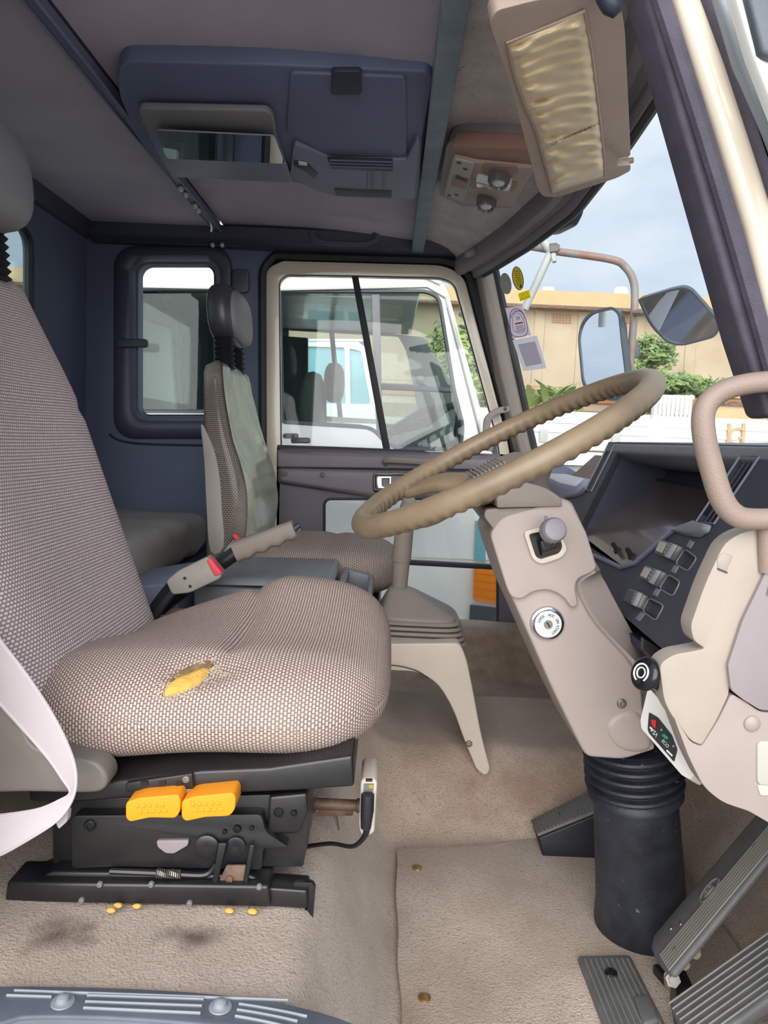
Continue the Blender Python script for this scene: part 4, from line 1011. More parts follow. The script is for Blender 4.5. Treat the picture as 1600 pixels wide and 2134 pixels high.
ap, an, aq = treadle('accelerator_pedal', 'broad ribbed charcoal pedal in the lower right corner', [P(1450, 2190, .90), P(1700, 2010, .90), P(1612, 1930, .99), P(1384, 2092, .99)], .02, PZ(1420, 2150, -.79), 8, 'pedal_rib', rfrom=.06, rto=.9)
MB().prism([PZ(u, v, -.795) for u, v in ((1394, 2088), (1418, 2074), (1450, 2150), (1410, 2180))], V((0, 0, .05))).build('base_bracket', 'black_metal', ap, bevel=.003)

# ================================================================== CARPET MAT AND ITS STUDS, SILL PLATE
fm = thing('floor_mat', 'cut beige carpet mat with brass snaps in the driver footwell', 'mat', (.3, 1.1, -.80))
ed = [PZ(u, v, -.788) for u, v in ((826, 1772), (826, 1850), (828, 1950), (832, 2050), (838, 2160))]
ed = [V((p.x+.0015*sin(i*7), p.y, 0)) for i, p in enumerate(spline(ed, [0]*5, 6)[0])]
mo = [(p.x, p.y) for p in ed]+[(.60, ed[-1].y), (.60, 1.50)]+[(PZ(u, v, -.788).x, PZ(u, v, -.788).y) for u, v in ((1110, 1748), (990, 1762), (900, 1766), (834, 1766))]
MB().prism([V((x, y, -.796)) for x, y in mo], V((0, 0, .008))).build('mat_pile', 'carpet_taupe', fm, bevel=.002)
for u, v in ((869, 1808), (884, 2079)):
    MB().lathe(PZ(u, v, -.787), (0, 0, 1), [(.0095, -.001), (.009, .0015), (.006, .003), (.0004, .0034)], 20).build('snap_button', 'brass', fm, label='brass snap button')
spl = thing('sill_plate', 'ribbed grey plastic sill plate with two bolts along the door opening', 'sill plate', PZ(300, 2090, -.58))
zs = -.572
upe = curve2([(-40, 2062), (4, 2054), (120, 2054), (260, 2058), (400, 2066), (520, 2078), (620, 2096), (700, 2118), (760, 2144), (800, 2180)], 4)
loe = curve2([(-60, 2150), (20, 2126), (60, 2118), (180, 2118), (300, 2124), (420, 2134), (520, 2150), (600, 2190)], 4)
MB().prism([PZ(u, v, zs) for u, v in upe+loe[::-1]], V((0, 0, -.02))).build('plate', 'sill_grey', spl, bevel=.004)
lo2 = [PZ(u, v, zs-.004) for u, v in loe]; 
MB().loft([[p, p+V((0, -.05, -.004)), p+V((0, -.05, -.03)), p+V((0, 0, -.03))] for p in lo2]).build('outer_lip', 'sill_rib', spl, smooth=40)
for (u0, v0, u1, v1) in ((14, 2074, 108, 2077), (182, 2074, 425, 2082), (178, 2087, 421, 2096), (174, 2100, 418, 2111), (498, 2092, 640, 2118), (494, 2104, 620, 2128), (490, 2117, 600, 2140), (30, 2064, 600, 2084)):
    uu = [(u0+(u1-u0)*i/4, v0+(v1-v0)*i/4+(((i/4)**2-(i/4))*6 if u0 > 480 else 0)) for i in range(5)]
    MB().tube([PZ(u, v, zs+.001) for u, v in uu], .0016, 6).build('rib', 'sill_rib', spl)
for u, v in ((131, 2088), (459, 2098)):
    MB().lathe(PZ(u, v, zs), (0, 0, 1), [(.012, -.001), (.011, .001), (.0085, .001), (.0065, .002), (.0058, .006), (.003, .0075), (.0004, .008)], 20).build('sill_bolt', 'sill_rib', spl)
# crumbs of foam on the carpet by the rail
random.seed(5)
for (u, v), lb in zip(((286, 1893), (246, 1892), (478, 1903), (526, 1905), (231, 1902)), ('right one of the left trio', 'middle one of the left trio', 'left one of the pair near the rail foot', 'right one of the pair near the rail foot', 'leftmost of all')):
    c = PZ(u, v, -.577); r = random.uniform(.003, .006)
    tag(MB().loft(pillow(c+V((0, 0, r*.6)), (UPX, UPY, UPZ), (r*2.2, r*1.4, r*1.2), 2.3, 6, 10, 2, lambda p, t: p+V((sin(p.y*900)*.0006, 0, 0)))).build('foam_crumb', 'foam_yellow', smooth=50), 'yellow foam crumb by the seat rail: '+lb, 'crumb', 'foam crumbs by the seat rail')
# ================================================================== DASHBOARD
DO = V((.475, 0, 0)); DS = V((-.115, 0, -.28)).normalized(); DN = V((-DS.z*-1, 0, 0))
DN = UPY.cross(DS).normalized(); DN = DN if DN.x < 0 else -DN           # out of the dash, towards the driver
def DD(u, v, lift=0.0): return PP(u, v, DO+DN*lift, DN)
def DL(pts, lift=0.0): return [DD(u, v)+DN*lift for u, v in pts]
db = thing('dashboard', 'navy black plastic dashboard with sunken instrument cluster, vents and three rocker switches', 'dashboard', V((.55, 1.5, -.40)))
face = [DD(1268, 921), DD(1668, 930), DD(1668, 1010), DD(1560, 1130), DD(1440, 1400), DD(1398, 1368), DD(1310, 1293), DD(1234, 1228), DD(1236, 1208), DD(1256, 1200), DD(1200, 1150), DD(1166, 1054), DD(1180, 1036), DD(1216, 1030)]
cav = rpoly([(1290, 934), (1540, 952), (1470, 1062), (1448, 1092), (1404, 1108), (1326, 1172), (1296, 1180), (1244, 1150), (1200, 1120), (1216, 1082)], [4, 5, 4, 8, 10, 8, 6, 4, 4, 4], 3)
vl = [(1268, 927), (1281, 928), (1233, 1024), (1220, 1022)]
vr = [(1544, 950), (1584, 952), (1490, 1092), (1452, 1088)]
sw_h = []
rec = [[(1427, 1144), (1453, 1163), (1434, 1191), (1408, 1175)], [(1393, 1197), (1418, 1213), (1403, 1243), (1374, 1227)], [(1353, 1246), (1384, 1262), (1367, 1294), (1339, 1274)]]
rec = [rpoly(r, 7, 3) for r in rec]
pocket = [(1236, 1150), (1276, 1176), (1257, 1196), (1226, 1170)]
holes = [DL(cav), DL(vl), DL(vr)]+[DL(r) for r in rec]
fp_ = MB().plate(face, holes, -DN*.014).build('fascia', 'dash_black', db, smooth=20)
for r in rec:
    MB().prism([DD(u, v)-DN*.010 for u, v in r], -DN*.003).build('blank_recess', 'switch_black', db)
    MB().tube([DD(u, v)+DN*.0005 for u, v in r], .0012, 6, loop=True).build('recess_rim', 'slate_plastic', db)
# cavity of the cluster hood: walls and sloping lens
cp = DL(cav); deep = [p-DN*.11+DS*.0 for p in cp]
cb = MB().loft([cp, deep], True, False).build('cluster_hood', 'navy_dark', db, smooth=25)
MB().prism(deep, -DN*.004).build('hood_back', 'navy_dark', db)
lens = [DD(u, v, -d) for u, v, d in ((1355, 997, .10), (1500, 1024, .10), (1500, 1080, .05), (1404, 1112, .004), (1326, 1174, .004), (1296, 1182, .004), (1200, 1122, .004))]
lo_, hi_ = DD(1260, 1145, -.004), DD(1430, 1010, -.098)
ln_ = UPY.cross(hi_-lo_).normalized(); ln_ = ln_ if ln_.x < 0 else -ln_
lens = [PP(u, v, lo_, ln_) for u, v in ((1356, 996), (1545, 1030), (1500, 1090), (1404, 1110), (1326, 1173), (1297, 1180), (1205, 1110))]
lz = MB().prism(lens, -ln_*.004).build('cluster_lens', 'cluster_lens', db, label='brownish clear lens of the instrument cluster')
MB().tube([PP(u, v, lo_+ln_*.002, ln_) for u, v in ((1206, 1110), (1356, 996), (1470, 1018))], .0022, 6).build('lens_seal', 'rubber_black', db)
for u, v in ((1287, 1148), (1317, 1160)):
    c = PP(u, v, lo_, ln_); MB().lathe(c, ln_-V((0, .2, 0)), [(.007, 0), (.007, .003), (.004, .004), (.0036, .018), (.0004, .0185)], 14).build('reset_knob', 'rubber_black', db)
MB().tube([DD(1238, 1158)+DN*.002, DD(1296, 1184)+DN*.002, DD(1326, 1174)+DN*.002, DD(1404, 1108)+DN*.003, DD(1448, 1092)+DN*.003], .004, 8).build('cluster_rim', 'navy_plastic_light', db)
# vents: dark backs and slats
for q4, n in ((vl, 3), (vr, 4)):
    c4 = DL(q4); MB().prism([p-DN*.013 for p in c4], -DN*.002).build('vent_back', 'black_glossy', db)
    for i in range(1, n):
        t = i/n; a = c4[0]+(c4[1]-c4[0])*t; b = c4[3]+(c4[2]-c4[3])*t
        MB().tube([a-DN*.004, b-DN*.004], .0019, 6).build('vent_slat', 'dash_black', db)
    MB().tube([p+DN*.001 for p in c4], .0018, 6, loop=True).build('vent_rim', 'navy_plastic_light', db)
MB().taper(DL([(1400, 1108), (1448, 1086), (1486, 1094), (1478, 1112), (1460, 1122), (1432, 1120)]), DL([(1408, 1110), (1450, 1092), (1480, 1098), (1472, 1110), (1458, 1116), (1434, 1115)], .010)).build('step_ledge', 'slate_plastic', db, bevel=.003)
# three rockers
swp = [[(1386, 1128), (1428, 1142), (1409, 1173), (1373, 1158)], [(1355, 1182), (1394, 1196), (1375, 1227), (1341, 1209)], [(1321, 1230), (1354, 1242), (1340, 1273), (1307, 1258)]]
for i, s in enumerate(swp):
    a, b, c, d = DL(s)
    MB().taper([a, b, c, d], [p+DN*.011 for p in (a+(b-a)*.06, b-(b-a)*.06, c-(c-d)*.06, d+(c-d)*.06)]).build('rocker_switch', 'switch_black', db, bevel=.003)
    f = lambda x, y, h: (a*(1-x)+b*x)*(1-y)+(d*(1-x)+c*x)*y+DN*h
    MB().taper([f(.74, .04, .010), f(.98, .04, .010), f(.98, .96, .010), f(.74, .96, .010)], [f(.80, .06, .016), f(.92, .06, .016), f(.92, .94, .016), f(.80, .94, .016)]).build('rocker_ridge', 'slate_plastic', db, bevel=.001)
    MB().prism([f(.12, .14, .0105), f(.48, .14, .0105), f(.48, .8, .0105), f(.12, .8, .0105)], DN*.001).build('rocker_symbol', ('label_grey', 'label_grey', 'switch_black')[i], db)
    for j in range(6):
        x, y = .56+.1*(j % 2), .2+.22*(j//2); MB().prism([f(x, y, .0105), f(x+.06, y, .0105), f(x+.06, y+.1, .0105), f(x, y+.1, .0105)], DN*.0006).build('switch_marking', 'label_grey', db)
for s in ([(1432, 1140), (1440, 1126), (1448, 1130), (1440, 1144)], [(1400, 1192), (1408, 1178), (1416, 1182), (1408, 1196)], [(1362, 1240), (1370, 1226), (1378, 1230), (1370, 1244)], [(1326, 1290), (1338, 1276), (1346, 1280), (1334, 1296)]):
    MB().prism(DL(s, .0), DN*.0025).build('panel_rib', 'slate_plastic', db, bevel=.0006)
# hood top, far side and body behind the face
y0, y1 = DD(1668, 930).y, DD(1268, 921).y
MB().prism([V((.472, y0, -.004)), V((.478, y0, .012)), V((.50, y0, .018)), V((.70, y0, -.02)), V((.70, y0, -.06)), V((.49, y0, -.02))], V((0, y1-y0, 0))).build('hood_top', 'slate_plastic', db, bevel=.004)
sidep = [V((.474, y1, -.012)), V((.68, y1, -.03)), V((.70, y1, -.32)), V((.372, y1, -.25))]
MB().prism(sidep, V((0, .012, 0))).build('side_wall', 'dash_black', db)
MB().prism([V((p.x, y0, p.z)) for p in sidep], V((0, .012, 0))).build('side_wall', 'dash_black', db)
MB().prism([V((.372, y1+.01, -.27)), V((.70, y1+.01, -.36)), V((.70, y0, -.36)), V((.372, y0, -.27))], V((0, 0, -.012))).build('under_panel', 'navy_dark', db)
pp_ = [V((.53, 1.57, -.095)), V((.50, 1.57, -.115)), V((.455, 1.57, -.22)), V((.50, 1.57, -.42)), V((.72, 1.57, -.42)), V((.72, 1.57, -.09))]
MB().prism(pp_, V((0, 1.0, 0))).build('passenger_panel', 'navy_plastic_light', db, bevel=.012)
MB().tube(DL([(1166, 1056), (1182, 1036), (1210, 1030), (1222, 1018)], .002), .006, 8, smooth=3).build('corner_bead', 'slate_plastic', db)
tag(MB().prism([PZ(u, v, -.092) for u, v in ((1128, 988), (1150, 982), (1215, 1000), (1200, 1014), (1165, 1006))], V((0, 0, .004))).build('paper_sheet', 'paper_edge', bevel=.001), 'white paper slip lying on the dash top under the windscreen', 'paper')

# beige end cover nearest the open door
ec_ = thing('dash_end_cover', 'beige end cover of the dashboard beside the open door, with lilac grey hatch', 'trim panel', V((.46, .87, -.45)))
YE = .79
upc = rpoly([(1680, 1098), (1556, 1104), (1510, 1130), (1470, 1215), (1438, 1306), (1446, 1336), (1470, 1352), (1440, 1358), (1404, 1364), (1374, 1384), (1384, 1462), (1400, 1492), (1440, 1545), (1462, 1553), (1494, 1500), (1520, 1444), (1514, 1386), (1545, 1292), (1604, 1170), (1680, 1120)], [5, 26, 24, 30, 22, 10, 8, 10, 14, 14, 20, 10, 16, 6, 10, 12, 6, 10, 10, 5], 4)
MB().prism(PS(upc, YE), V((0, .03, 0))).build('upper_cover', 'cover_beige', ec_, bevel=.010, seg=4)
MB().prism(PS([(1494, 1166), (1506, 1152), (1528, 1158), (1512, 1194), (1496, 1186)], YE-.001), V((0, .006, 0))).build('finger_notch', 'beige_plastic', ec_, bevel=.001)
MB().prism(PS([(1496, 1184), (1516, 1192), (1516, 1195), (1496, 1187)], YE-.002), V((0, .006, 0))).build('notch_slot', 'ink', ec_)
hatch = rpoly([(1680, 1080), (1606, 1172), (1547, 1294), (1517, 1386), (1523, 1438), (1548, 1458), (1584, 1480), (1680, 1484)], [4, 10, 10, 6, 10, 6, 10, 4], 4)
MB().prism(PS(hatch, YE-.006), V((0, .03, 0))).build('hatch', 'lilac_grey', ec_, bevel=.005, label='lilac grey fuse hatch')
MB().tube(PS([(1600, 1240), (1610, 1200), (1680, 1190)], YE-.007), .002, 6).build('hatch_seam', 'vinyl_grey', ec_)
lowc = rpoly([(1404, 1494), (1440, 1548), (1462, 1556), (1496, 1502), (1524, 1446), (1552, 1462), (1584, 1484), (1680, 1488), (1680, 1760), (1560, 1690), (1505, 1672), (1466, 1640), (1436, 1580)], [6, 14, 6, 8, 8, 4, 10, 4, 4, 10, 20, 20, 20], 4)
MB().prism(PS(lowc, YE-.002), V((0, .03, 0))).build('lower_cover', 'beige_plastic', ec_, bevel=.007, seg=4)
MB().lathe(P(1567, 1508, YE-.003), (0, -1, 0), [(.0085, -.003), (.0085, .001), (.0072, .0022), (.004, .0036), (.0004, .004)], 24).build('push_button', 'beige_plastic', ec_)
MB().prism(PS(rpoly([(1578, 1636), (1680, 1640), (1680, 1660), (1584, 1658)], 5, 3), YE-.004), V((0, .01, 0))).build('window_ledge', 'beige_light', ec_, bevel=.002)
MB().prism(PS(rrect(1578, 1545, 1690, 1638, 12, 4), YE-.005), V((0, .01, 0))).build('grey_window', 'sticker_grey', ec_, bevel=.002, label='pale blue grey inspection window')
# angled switch pod with red and green keys
pod = thing('switch_pod', 'cream switch pod with red and green keys on a black face', 'switch panel', P(1400, 1620, .95))
pq = [(1350, 1432), (1334, 1500), (1336, 1518), (1420, 1615), (1437, 1624), (1452, 1610), (1440, 1560), (1400, 1500), (1372, 1456)]
pA, pB, pC = P(1340, 1470, .93), P(1340, 1515, .915), P(1440, 1612, .85)
pn = (pB-pA).cross(pC-pA).normalized(); pn = pn if pn.y < 0 else -pn
SPp = lambda u, v, l=0.0: PP(u, v, pB+pn*l, pn)
MB().prism([SPp(u, v) for u, v in rpoly(pq, 4, 3)], -pn*.03).build('pod_body', 'label_white', pod, bevel=.003)
MB().prism([SPp(u, v, .001) for u, v in rpoly([(1352, 1484), (1371, 1495), (1400, 1532), (1411, 1562), (1404, 1588), (1352, 1528), (1349, 1520)], 3, 2)], -pn*.004).build('pod_face', 'ink', pod)
MB().prism([SPp(u, v, .001) for u, v in ((1358, 1501), (1369, 1502), (1368, 1520), (1361, 1514))], pn*.004).build('red_key', 'red_mark', pod, bevel=.0006)
MB().prism([SPp(u, v, .001) for u, v in ((1380, 1534), (1386, 1530), (1395, 1538), (1390, 1543))], pn*.004).build('green_key', 'green_mark', pod, bevel=.0006)
tr_ = (SPp(1394, 1570)-SPp(1358, 1528)).normalized(); tu_ = pn.cross(tr_)
text_obj('key_lettering', 'VSA', 'ink_pale', pod, SPp(1363, 1526, .0025), -tr_, -tu_, .007, .0002)
for (u, v, s) in ((1386, 1550, 'ECO'),):
    text_obj('key_lettering', s, 'ink_pale', pod, SPp(u, v, .0025), tr_, tu_, .0055, .0002)
for u0, v0 in ((1396, 1568), (1355, 1514), (1390, 1562)):
    MB().prism([SPp(u0+a, v0+b, .0015) for a, b in ((0, 0), (6, 6), (4, 9), (-2, 3))], pn*.0005).build('key_marking', 'ink_pale', pod)
for u0, v0 in ((1378, 1521), (1403, 1555)): MB().lathe(SPp(u0, v0, .001), pn, [(.0014, 0), (.0010, .0006), (.0002, .0008)], 8).build('pilot_lamp', 'label_grey', pod)
# black pull knob
kn_ = thing('pull_knob', 'black pull knob with a white ring symbol beside the column shroud', 'knob', P(1350, 1420, .80))
k0, k1 = P(1384, 1416, .818), P(1337, 1402, .803)
dk = (k1-k0); L_ = dk.length
MB().lathe(k0, dk, [(.016, 0), (.0125, L_*.45), (.013, L_*.6), (.017, L_*.72), (.0185, L_*.82), (.018, L_*.92), (.0145, L_), (.0004, L_+.001)], 30).build('knob_body', 'black_glossy', kn_, smooth=60)
dn_ = dk.normalized(); ka_ = dn_.orthogonal().normalized(); kb_ = dn_.cross(ka_)
kc_ = k1+dn_*.0012
MB().tube([kc_+(ka_*cos(a*pi/14)+kb_*sin(a*pi/14))*.0095 for a in range(0, 24)], .0010, 6).build('knob_symbol', 'ink_pale', kn_)
MB().tube([kc_+(ka_*cos(a*pi/8)+kb_*sin(a*pi/8))*.0055 for a in range(16)], .0008, 6, loop=True).build('knob_symbol', 'ink_pale', kn_)
# small black tag hanging under the switch panel
tag(MB().prism(PS([(1340, 1330), (1376, 1354), (1362, 1374), (1340, 1354)], .99), V((0, .01, 0))).build('cable_tag', 'black_metal', bevel=.001), 'small black bracket tag under the switch panel edge', 'bracket')
# grab handle on the near pillar
gh = thing('grab_handle', 'thick beige U shaped grab handle at the dashboard end', 'handle', P(1560, 1085, .82))
path = [P(1660, 796, .77), P(1590, 796, .77), P(1530, 806, .772), P(1488, 826, .775), P(1466, 860, .775), P(1468, 915, .775), P(1484, 980, .775), P(1504, 1040, .775), P(1530, 1072, .775), P(1570, 1082, .775), P(1680, 1078, .775)]
MB().tube(path, [.0105]*3+[.0108, .0112, .0116, .0118, .0118, .0114, .011, .0105], 20, smooth=6).build('handle_tube', 'handle_beige', gh, smooth=80)
MB().lathe(P(1598, 1092, .785), (-.15, -.1, 1), [(.010, -.05), (.009, .012)], 12).build('handle_foot', 'handle_beige', gh)
# far pillar grab bracket
fb_ = thing('pillar_handle', 'flat beige grab bracket screwed to the far pillar', 'handle', P(1025, 935, 2.56))
MB().prism(PS(rpoly([(1062, 846), (1062, 858), (1034, 864), (1024, 874), (1021, 900), (1028, 940), (1014, 940), (1006, 896), (1008, 872), (1018, 860), (1040, 848)], [4, 4, 10, 10, 10, 3, 3, 10, 12, 12, 4], 4), 2.555), V((0, .014, 0))).build('bracket', 'gear_taupe', fb_, bevel=.003)
MB().lathe(P(1053, 852, 2.553), (0, -1, 0), [(.006, 0), (.005, .002), (.0004, .002)], 12).build('bracket_screw', 'ink', fb_)

# ================================================================== WINDSCREEN STICKERS (on the inside of the glass)
def glass_pt(u, v):                                              # meets the sloping pane
    lo, hi = 1.2, 2.56; f = lambda y: (lambda p: p.x-gx(p.y, p.z))(P(u, v, y))
    for _ in range(40):
        md = (lo+hi)/2
        if f(lo)*f(md) <= 0: hi = md
        else: lo = md
    return P(u, v, (lo+hi)/2)
def gx(y, z):
    xt = bow(y); xb = .60+.09*sin(pi*(y-.7)/2.0); xb -= .13*sstep(2.2, 2.6, y)+.16*sstep(1.15, .80, y)
    return xt+(xb-xt)*(.56-z)/.61
def sticker(name, label, pts, m_, cat='sticker'):
    c = [glass_pt(u, v) for u, v in pts]; ctr = sum(c, V())/len(c)
    n_ = ((c[len(c)//3]-c[0]).cross(c[2*len(c)//3]-c[0])).normalized(); n_ = n_ if n_.y < 0 else -n_
    pts3 = [PP(u, v, ctr+n_*.004, n_) for u, v in pts]
    t = thing(name, label, cat, pts3[0]); MB().prism(pts3, n_*.0008).build('face', m_, t)
    return t, lambda u, v, l=.0055: PP(u, v, ctr+n_*l, n_), n_
def ell(cx, cy, a, b, rot, n=28): return [(cx+a*cos(2*pi*k/n)*cos(rot)-b*sin(2*pi*k/n)*sin(rot), cy+a*cos(2*pi*k/n)*sin(rot)+b*sin(2*pi*k/n)*cos(rot)) for k in range(n)]
def bar(t, F, n_, u0, v0, u1, v1, w, m_): MB().prism([F(u0, v0-w/2), F(u1, v1-w/2), F(u1, v1+w/2), F(u0, v0+w/2)], n_*.0003).build('print', m_, t)
t, F, n_ = sticker('window_sticker', 'plain grey oval sticker, left of the yellow oval on the windscreen', ell(1054, 591, 11.5, 22.5, -.16), 'sticker_grey')
bar(t, F, n_, 1047, 592, 1058, 588, 1.0, 'label_white'); bar(t, F, n_, 1050, 598, 1060, 595, 1.0, 'label_white')
t, F, n_ = sticker('window_sticker', 'olive yellow oval sticker with fine dark print at the top of the windscreen corner', ell(1079, 580, 11.5, 25, -.18), 'sticker_yellow')
MB().tube([F(u, v) for u, v in ell(1079, 580, 11.0, 24.5, -.18)], .0010, 5, loop=True).build('border', 'ink', t)
for i in range(7): bar(t, F, n_, 1071+i*.9, 566+i*4.6, 1083+i*.9, 564.5+i*4.6, 1.1, 'ink')
MB().prism([F(1082, 600), F(1089, 599), F(1084, 592)], n_*.0003).build('print', 'ink', t)
t, F, n_ = sticker('window_sticker', 'small bright yellow rectangular sticker under the two ovals', [(1080, 612), (1102, 604), (1106, 620), (1084, 628)], 'sticker_bright')
for c0 in ((1087, 614), (1096, 611)): MB().tube([F(c0[0]+3*cos(a), c0[1]+3*sin(a)) for a in [pi*k/6-2.6 for k in range(7)]], .0007, 5).build('print', 'sticker_yellow', t)
bar(t, F, n_, 1085, 624, 1103, 617, 1.2, 'sticker_yellow')
t, F, n_ = sticker('permit_sticker', 'pinkish permit sticker with a purple rounded seal and red bar', [(1053, 642), (1089, 637), (1107, 698), (1069, 706)], 'sticker_pink')
seal = curve2([(1064, 690), (1062, 660), (1066, 648), (1076, 643), (1088, 650), (1096, 668), (1099, 690), (1092, 700), (1080, 702), (1070, 700)], 3, True)
MB().tube([F(u, v) for u, v in seal], .0012, 5, loop=True).build('seal_border', 'sticker_purple', t)
seal2 = curve2([(1070, 688), (1068, 662), (1076, 652), (1086, 658), (1092, 672), (1093, 688), (1084, 694)], 3, True)
MB().tube([F(u, v) for u, v in seal2], .0007, 5, loop=True).build('seal_border', 'sticker_purple', t)
rgt = (F(1090, 663)-F(1070, 666)).normalized(); upv = (F(1076, 650)-F(1080, 668)).normalized()
text_obj('seal_number', 'CN', 'ink', t, F(1079, 663), rgt, upv, .015, .0002)
bar(t, F, n_, 1073, 675, 1089, 672, 3.2, 'red_mark')
for i in range(4): bar(t, F, n_, 1074+i*.9, 681+i*3.4, 1090+i*.9, 678+i*3.4, 1.0, 'ink')
for k in range(16):
    a = radians(200+9.5*k); cx_, cy_ = 1079+15.5*cos(a), 670+22*sin(a)
    bar(t, F, n_, cx_-1.1, cy_, cx_+1.1, cy_-.6, 2.2, 'sticker_purple')
t, F, n_ = sticker('paper_sticker', 'blank pale paper stuck on the windscreen below the permit sticker', [(1068, 709), (1119, 699), (1139, 767), (1091, 773)], 'paper_edge')
MB().prism([F(1079, 718), F(1115, 711), (F(1130, 757)), F(1096, 764)], n_*.0006).build('inner_sheet', 'paper', t)
# ================================================================== OVERHEAD
rb = thing('roof_beam', 'blue grey painted cross beam along the ceiling above the windscreen side', 'beam', (.07, 1.67, .612))
MB().box((.0705, 1.665, .632), (.037, 1.85, .040)).build('beam_body', 'beam_paint', rb, bevel=.003)
MB().box((.0535, 1.665, .640), (.006, 1.85, .055)).build('beam_flange', 'beam_paint', rb, bevel=.001)

# curtain rail in the seam of the headliner
cr = thing('curtain_rail', 'navy metal curtain rail running in the ceiling seam to the far wall', 'rail', (-.576, 1.65, .645))
MB().box((-.576, 1.65, .655), (.022, 1.78, .022)).build('rail', 'navy_plastic', cr, bevel=.003)
for dx in (-.011, .011): MB().box((-.576+dx, 1.65, .643), (.004, 1.78, .006)).build('rail_lip', 'navy_plastic_light', cr, bevel=.001)
for y in (2.10, 2.15, 2.25, 2.29): MB().loft(pillow(V((-.576, y, .637)), (UPX, UPY, UPZ), (.014, .022, .016), 3, 6, 12, 2.5)).build('runner', 'lens_clear', cr)
MB().tube([V((-.576, 2.44, .645)), V((-.574, 2.447, .632)), V((-.576, 2.45, .618))], .003, 6).build('hook', 'chrome', cr)
cr2 = thing('curtain_rail', 'navy metal curtain rail along the top of the far wall with two runners', 'rail', (-.45, 2.575, .60))
MB().prism(PS([(235, 500), (500, 509), (500, 515), (235, 506)], 2.58), V((0, .02, 0))).build('rail', 'navy_dark', cr2, bevel=.001)
for u in (443, 463): MB().loft(pillow(P(u, 511, 2.57), (UPX, UPY, UPZ), (.014, .014, .016), 3, 6, 12, 2.5)).build('runner', 'lens_clear', cr2)
rg_ = thing('roof_handle', 'dark flat loop grab handle on the ceiling above the far door', 'handle', P(716, 500, 2.45))
pth = [P(652, 484, 2.42), P(656, 496, 2.42), P(680, 504, 2.42), P(716, 506, 2.42), P(756, 507, 2.42), P(778, 500, 2.42), P(784, 488, 2.42)]
MB().tube(pth, [.016, .013, .011, .011, .011, .013, .016], 10, smooth=5, flat=.8).build('handle', 'bezel_trim', rg_, smooth=70)

# shallow console on the ceiling
CO, CN = V((0, 1.42, .645)), UPX.cross(V((0, 1.97-1.42, .585-.645))).normalized()
CN = CN if CN.z < 0 else -CN
CQ = lambda u, v, l=0.0: PP(u, v, CO+CN*l, CN)
oc = thing('ceiling_console', 'navy plastic ceiling console with lid, mirror and louvred lamp unit', 'console', (-.22, 1.7, .60))
def slab(nm, px, m_, l, th_, bev=.003, parent=None): return MB().prism([CQ(u, v, l) for u, v in px], -CN*th_).build(nm, m_, parent or oc, bevel=bev)
body = rpoly([(262, 128), (560, 136), (890, 150), (903, 166), (880, 290), (868, 414), (700, 408), (655, 394), (608, 378), (350, 368), (292, 300), (248, 200), (246, 150)], [16, 4, 12, 8, 4, 8, 20, 20, 10, 20, 20, 20, 10], 4)
slab('console_body', body, 'navy_plastic', 0, .06, .008)
slab('lid', rpoly([(604, 153), (846, 162), (848, 326), (830, 330), (674, 322), (640, 300), (596, 276)], [10, 10, 8, 6, 20, 20, 10], 4), 'navy_plastic', .006, .01, .003)
slab('lid_latch', rrect(690, 150, 753, 199, 5, 3), 'navy_dark', .013, .01, .002)
slab('lamp_unit', rpoly([(612, 300), (664, 320), (690, 334), (848, 334), (868, 292), (874, 296), (862, 416), (705, 410), (660, 398), (604, 370)], [10, 12, 14, 4, 4, 3, 4, 14, 14, 8], 4), 'navy_plastic_light', .012, .02, .004)
for px in ([(682, 330), (818, 334), (818, 358), (690, 352)], [(696, 393), (816, 398), (816, 412), (700, 408)]):
    slab('louvre', px, 'black_metal', .0135, .004, .0005)
for k in range(3): slab('louvre_slat', [(686, 334+k*6), (818, 338+k*6), (818, 340+k*6), (686, 336+k*6)], 'navy_plastic', .0155, .002, 0)
for u in (766, 776, 800): slab('unit_rib', [(u, 357), (u+4, 357), (u+4, 394), (u, 394)], 'slate_plastic', .0145, .003, .0005)
slab('switch_slot', [(611, 334), (640, 340), (662, 362), (656, 374), (632, 356), (612, 346)], 'black_metal', .0135, .003, .0006)
slab('slot_lever', [(622, 338), (640, 341), (640, 346), (622, 344)], 'lens_clear', .016, .003, .0006)
slab('mirror_frame', rpoly([(288, 228), (556, 234), (570, 244), (576, 290), (610, 378), (600, 382), (358, 370), (330, 330), (300, 262)], [10, 10, 12, 6, 4, 4, 10, 10, 10], 4), 'navy_plastic_light', .012, .02, .004)
slab('mirror_lip', rpoly([(287, 226), (556, 232), (570, 243), (575, 285), (520, 282), (300, 268)], [14, 10, 14, 4, 4, 14], 4), 'vinyl_grey', .022, .014, .004)
mc_ = CQ(470, 325, .018); mn_ = V((0, .05, -1)).normalized()
MB().prism([PP(u, v, mc_, mn_) for u, v in rpoly([(328, 272), (572, 284), (608, 378), (366, 356), (342, 320)], 3, 2)], -mn_*.003).build('mirror_glass', 'mirror', oc, smooth=0)

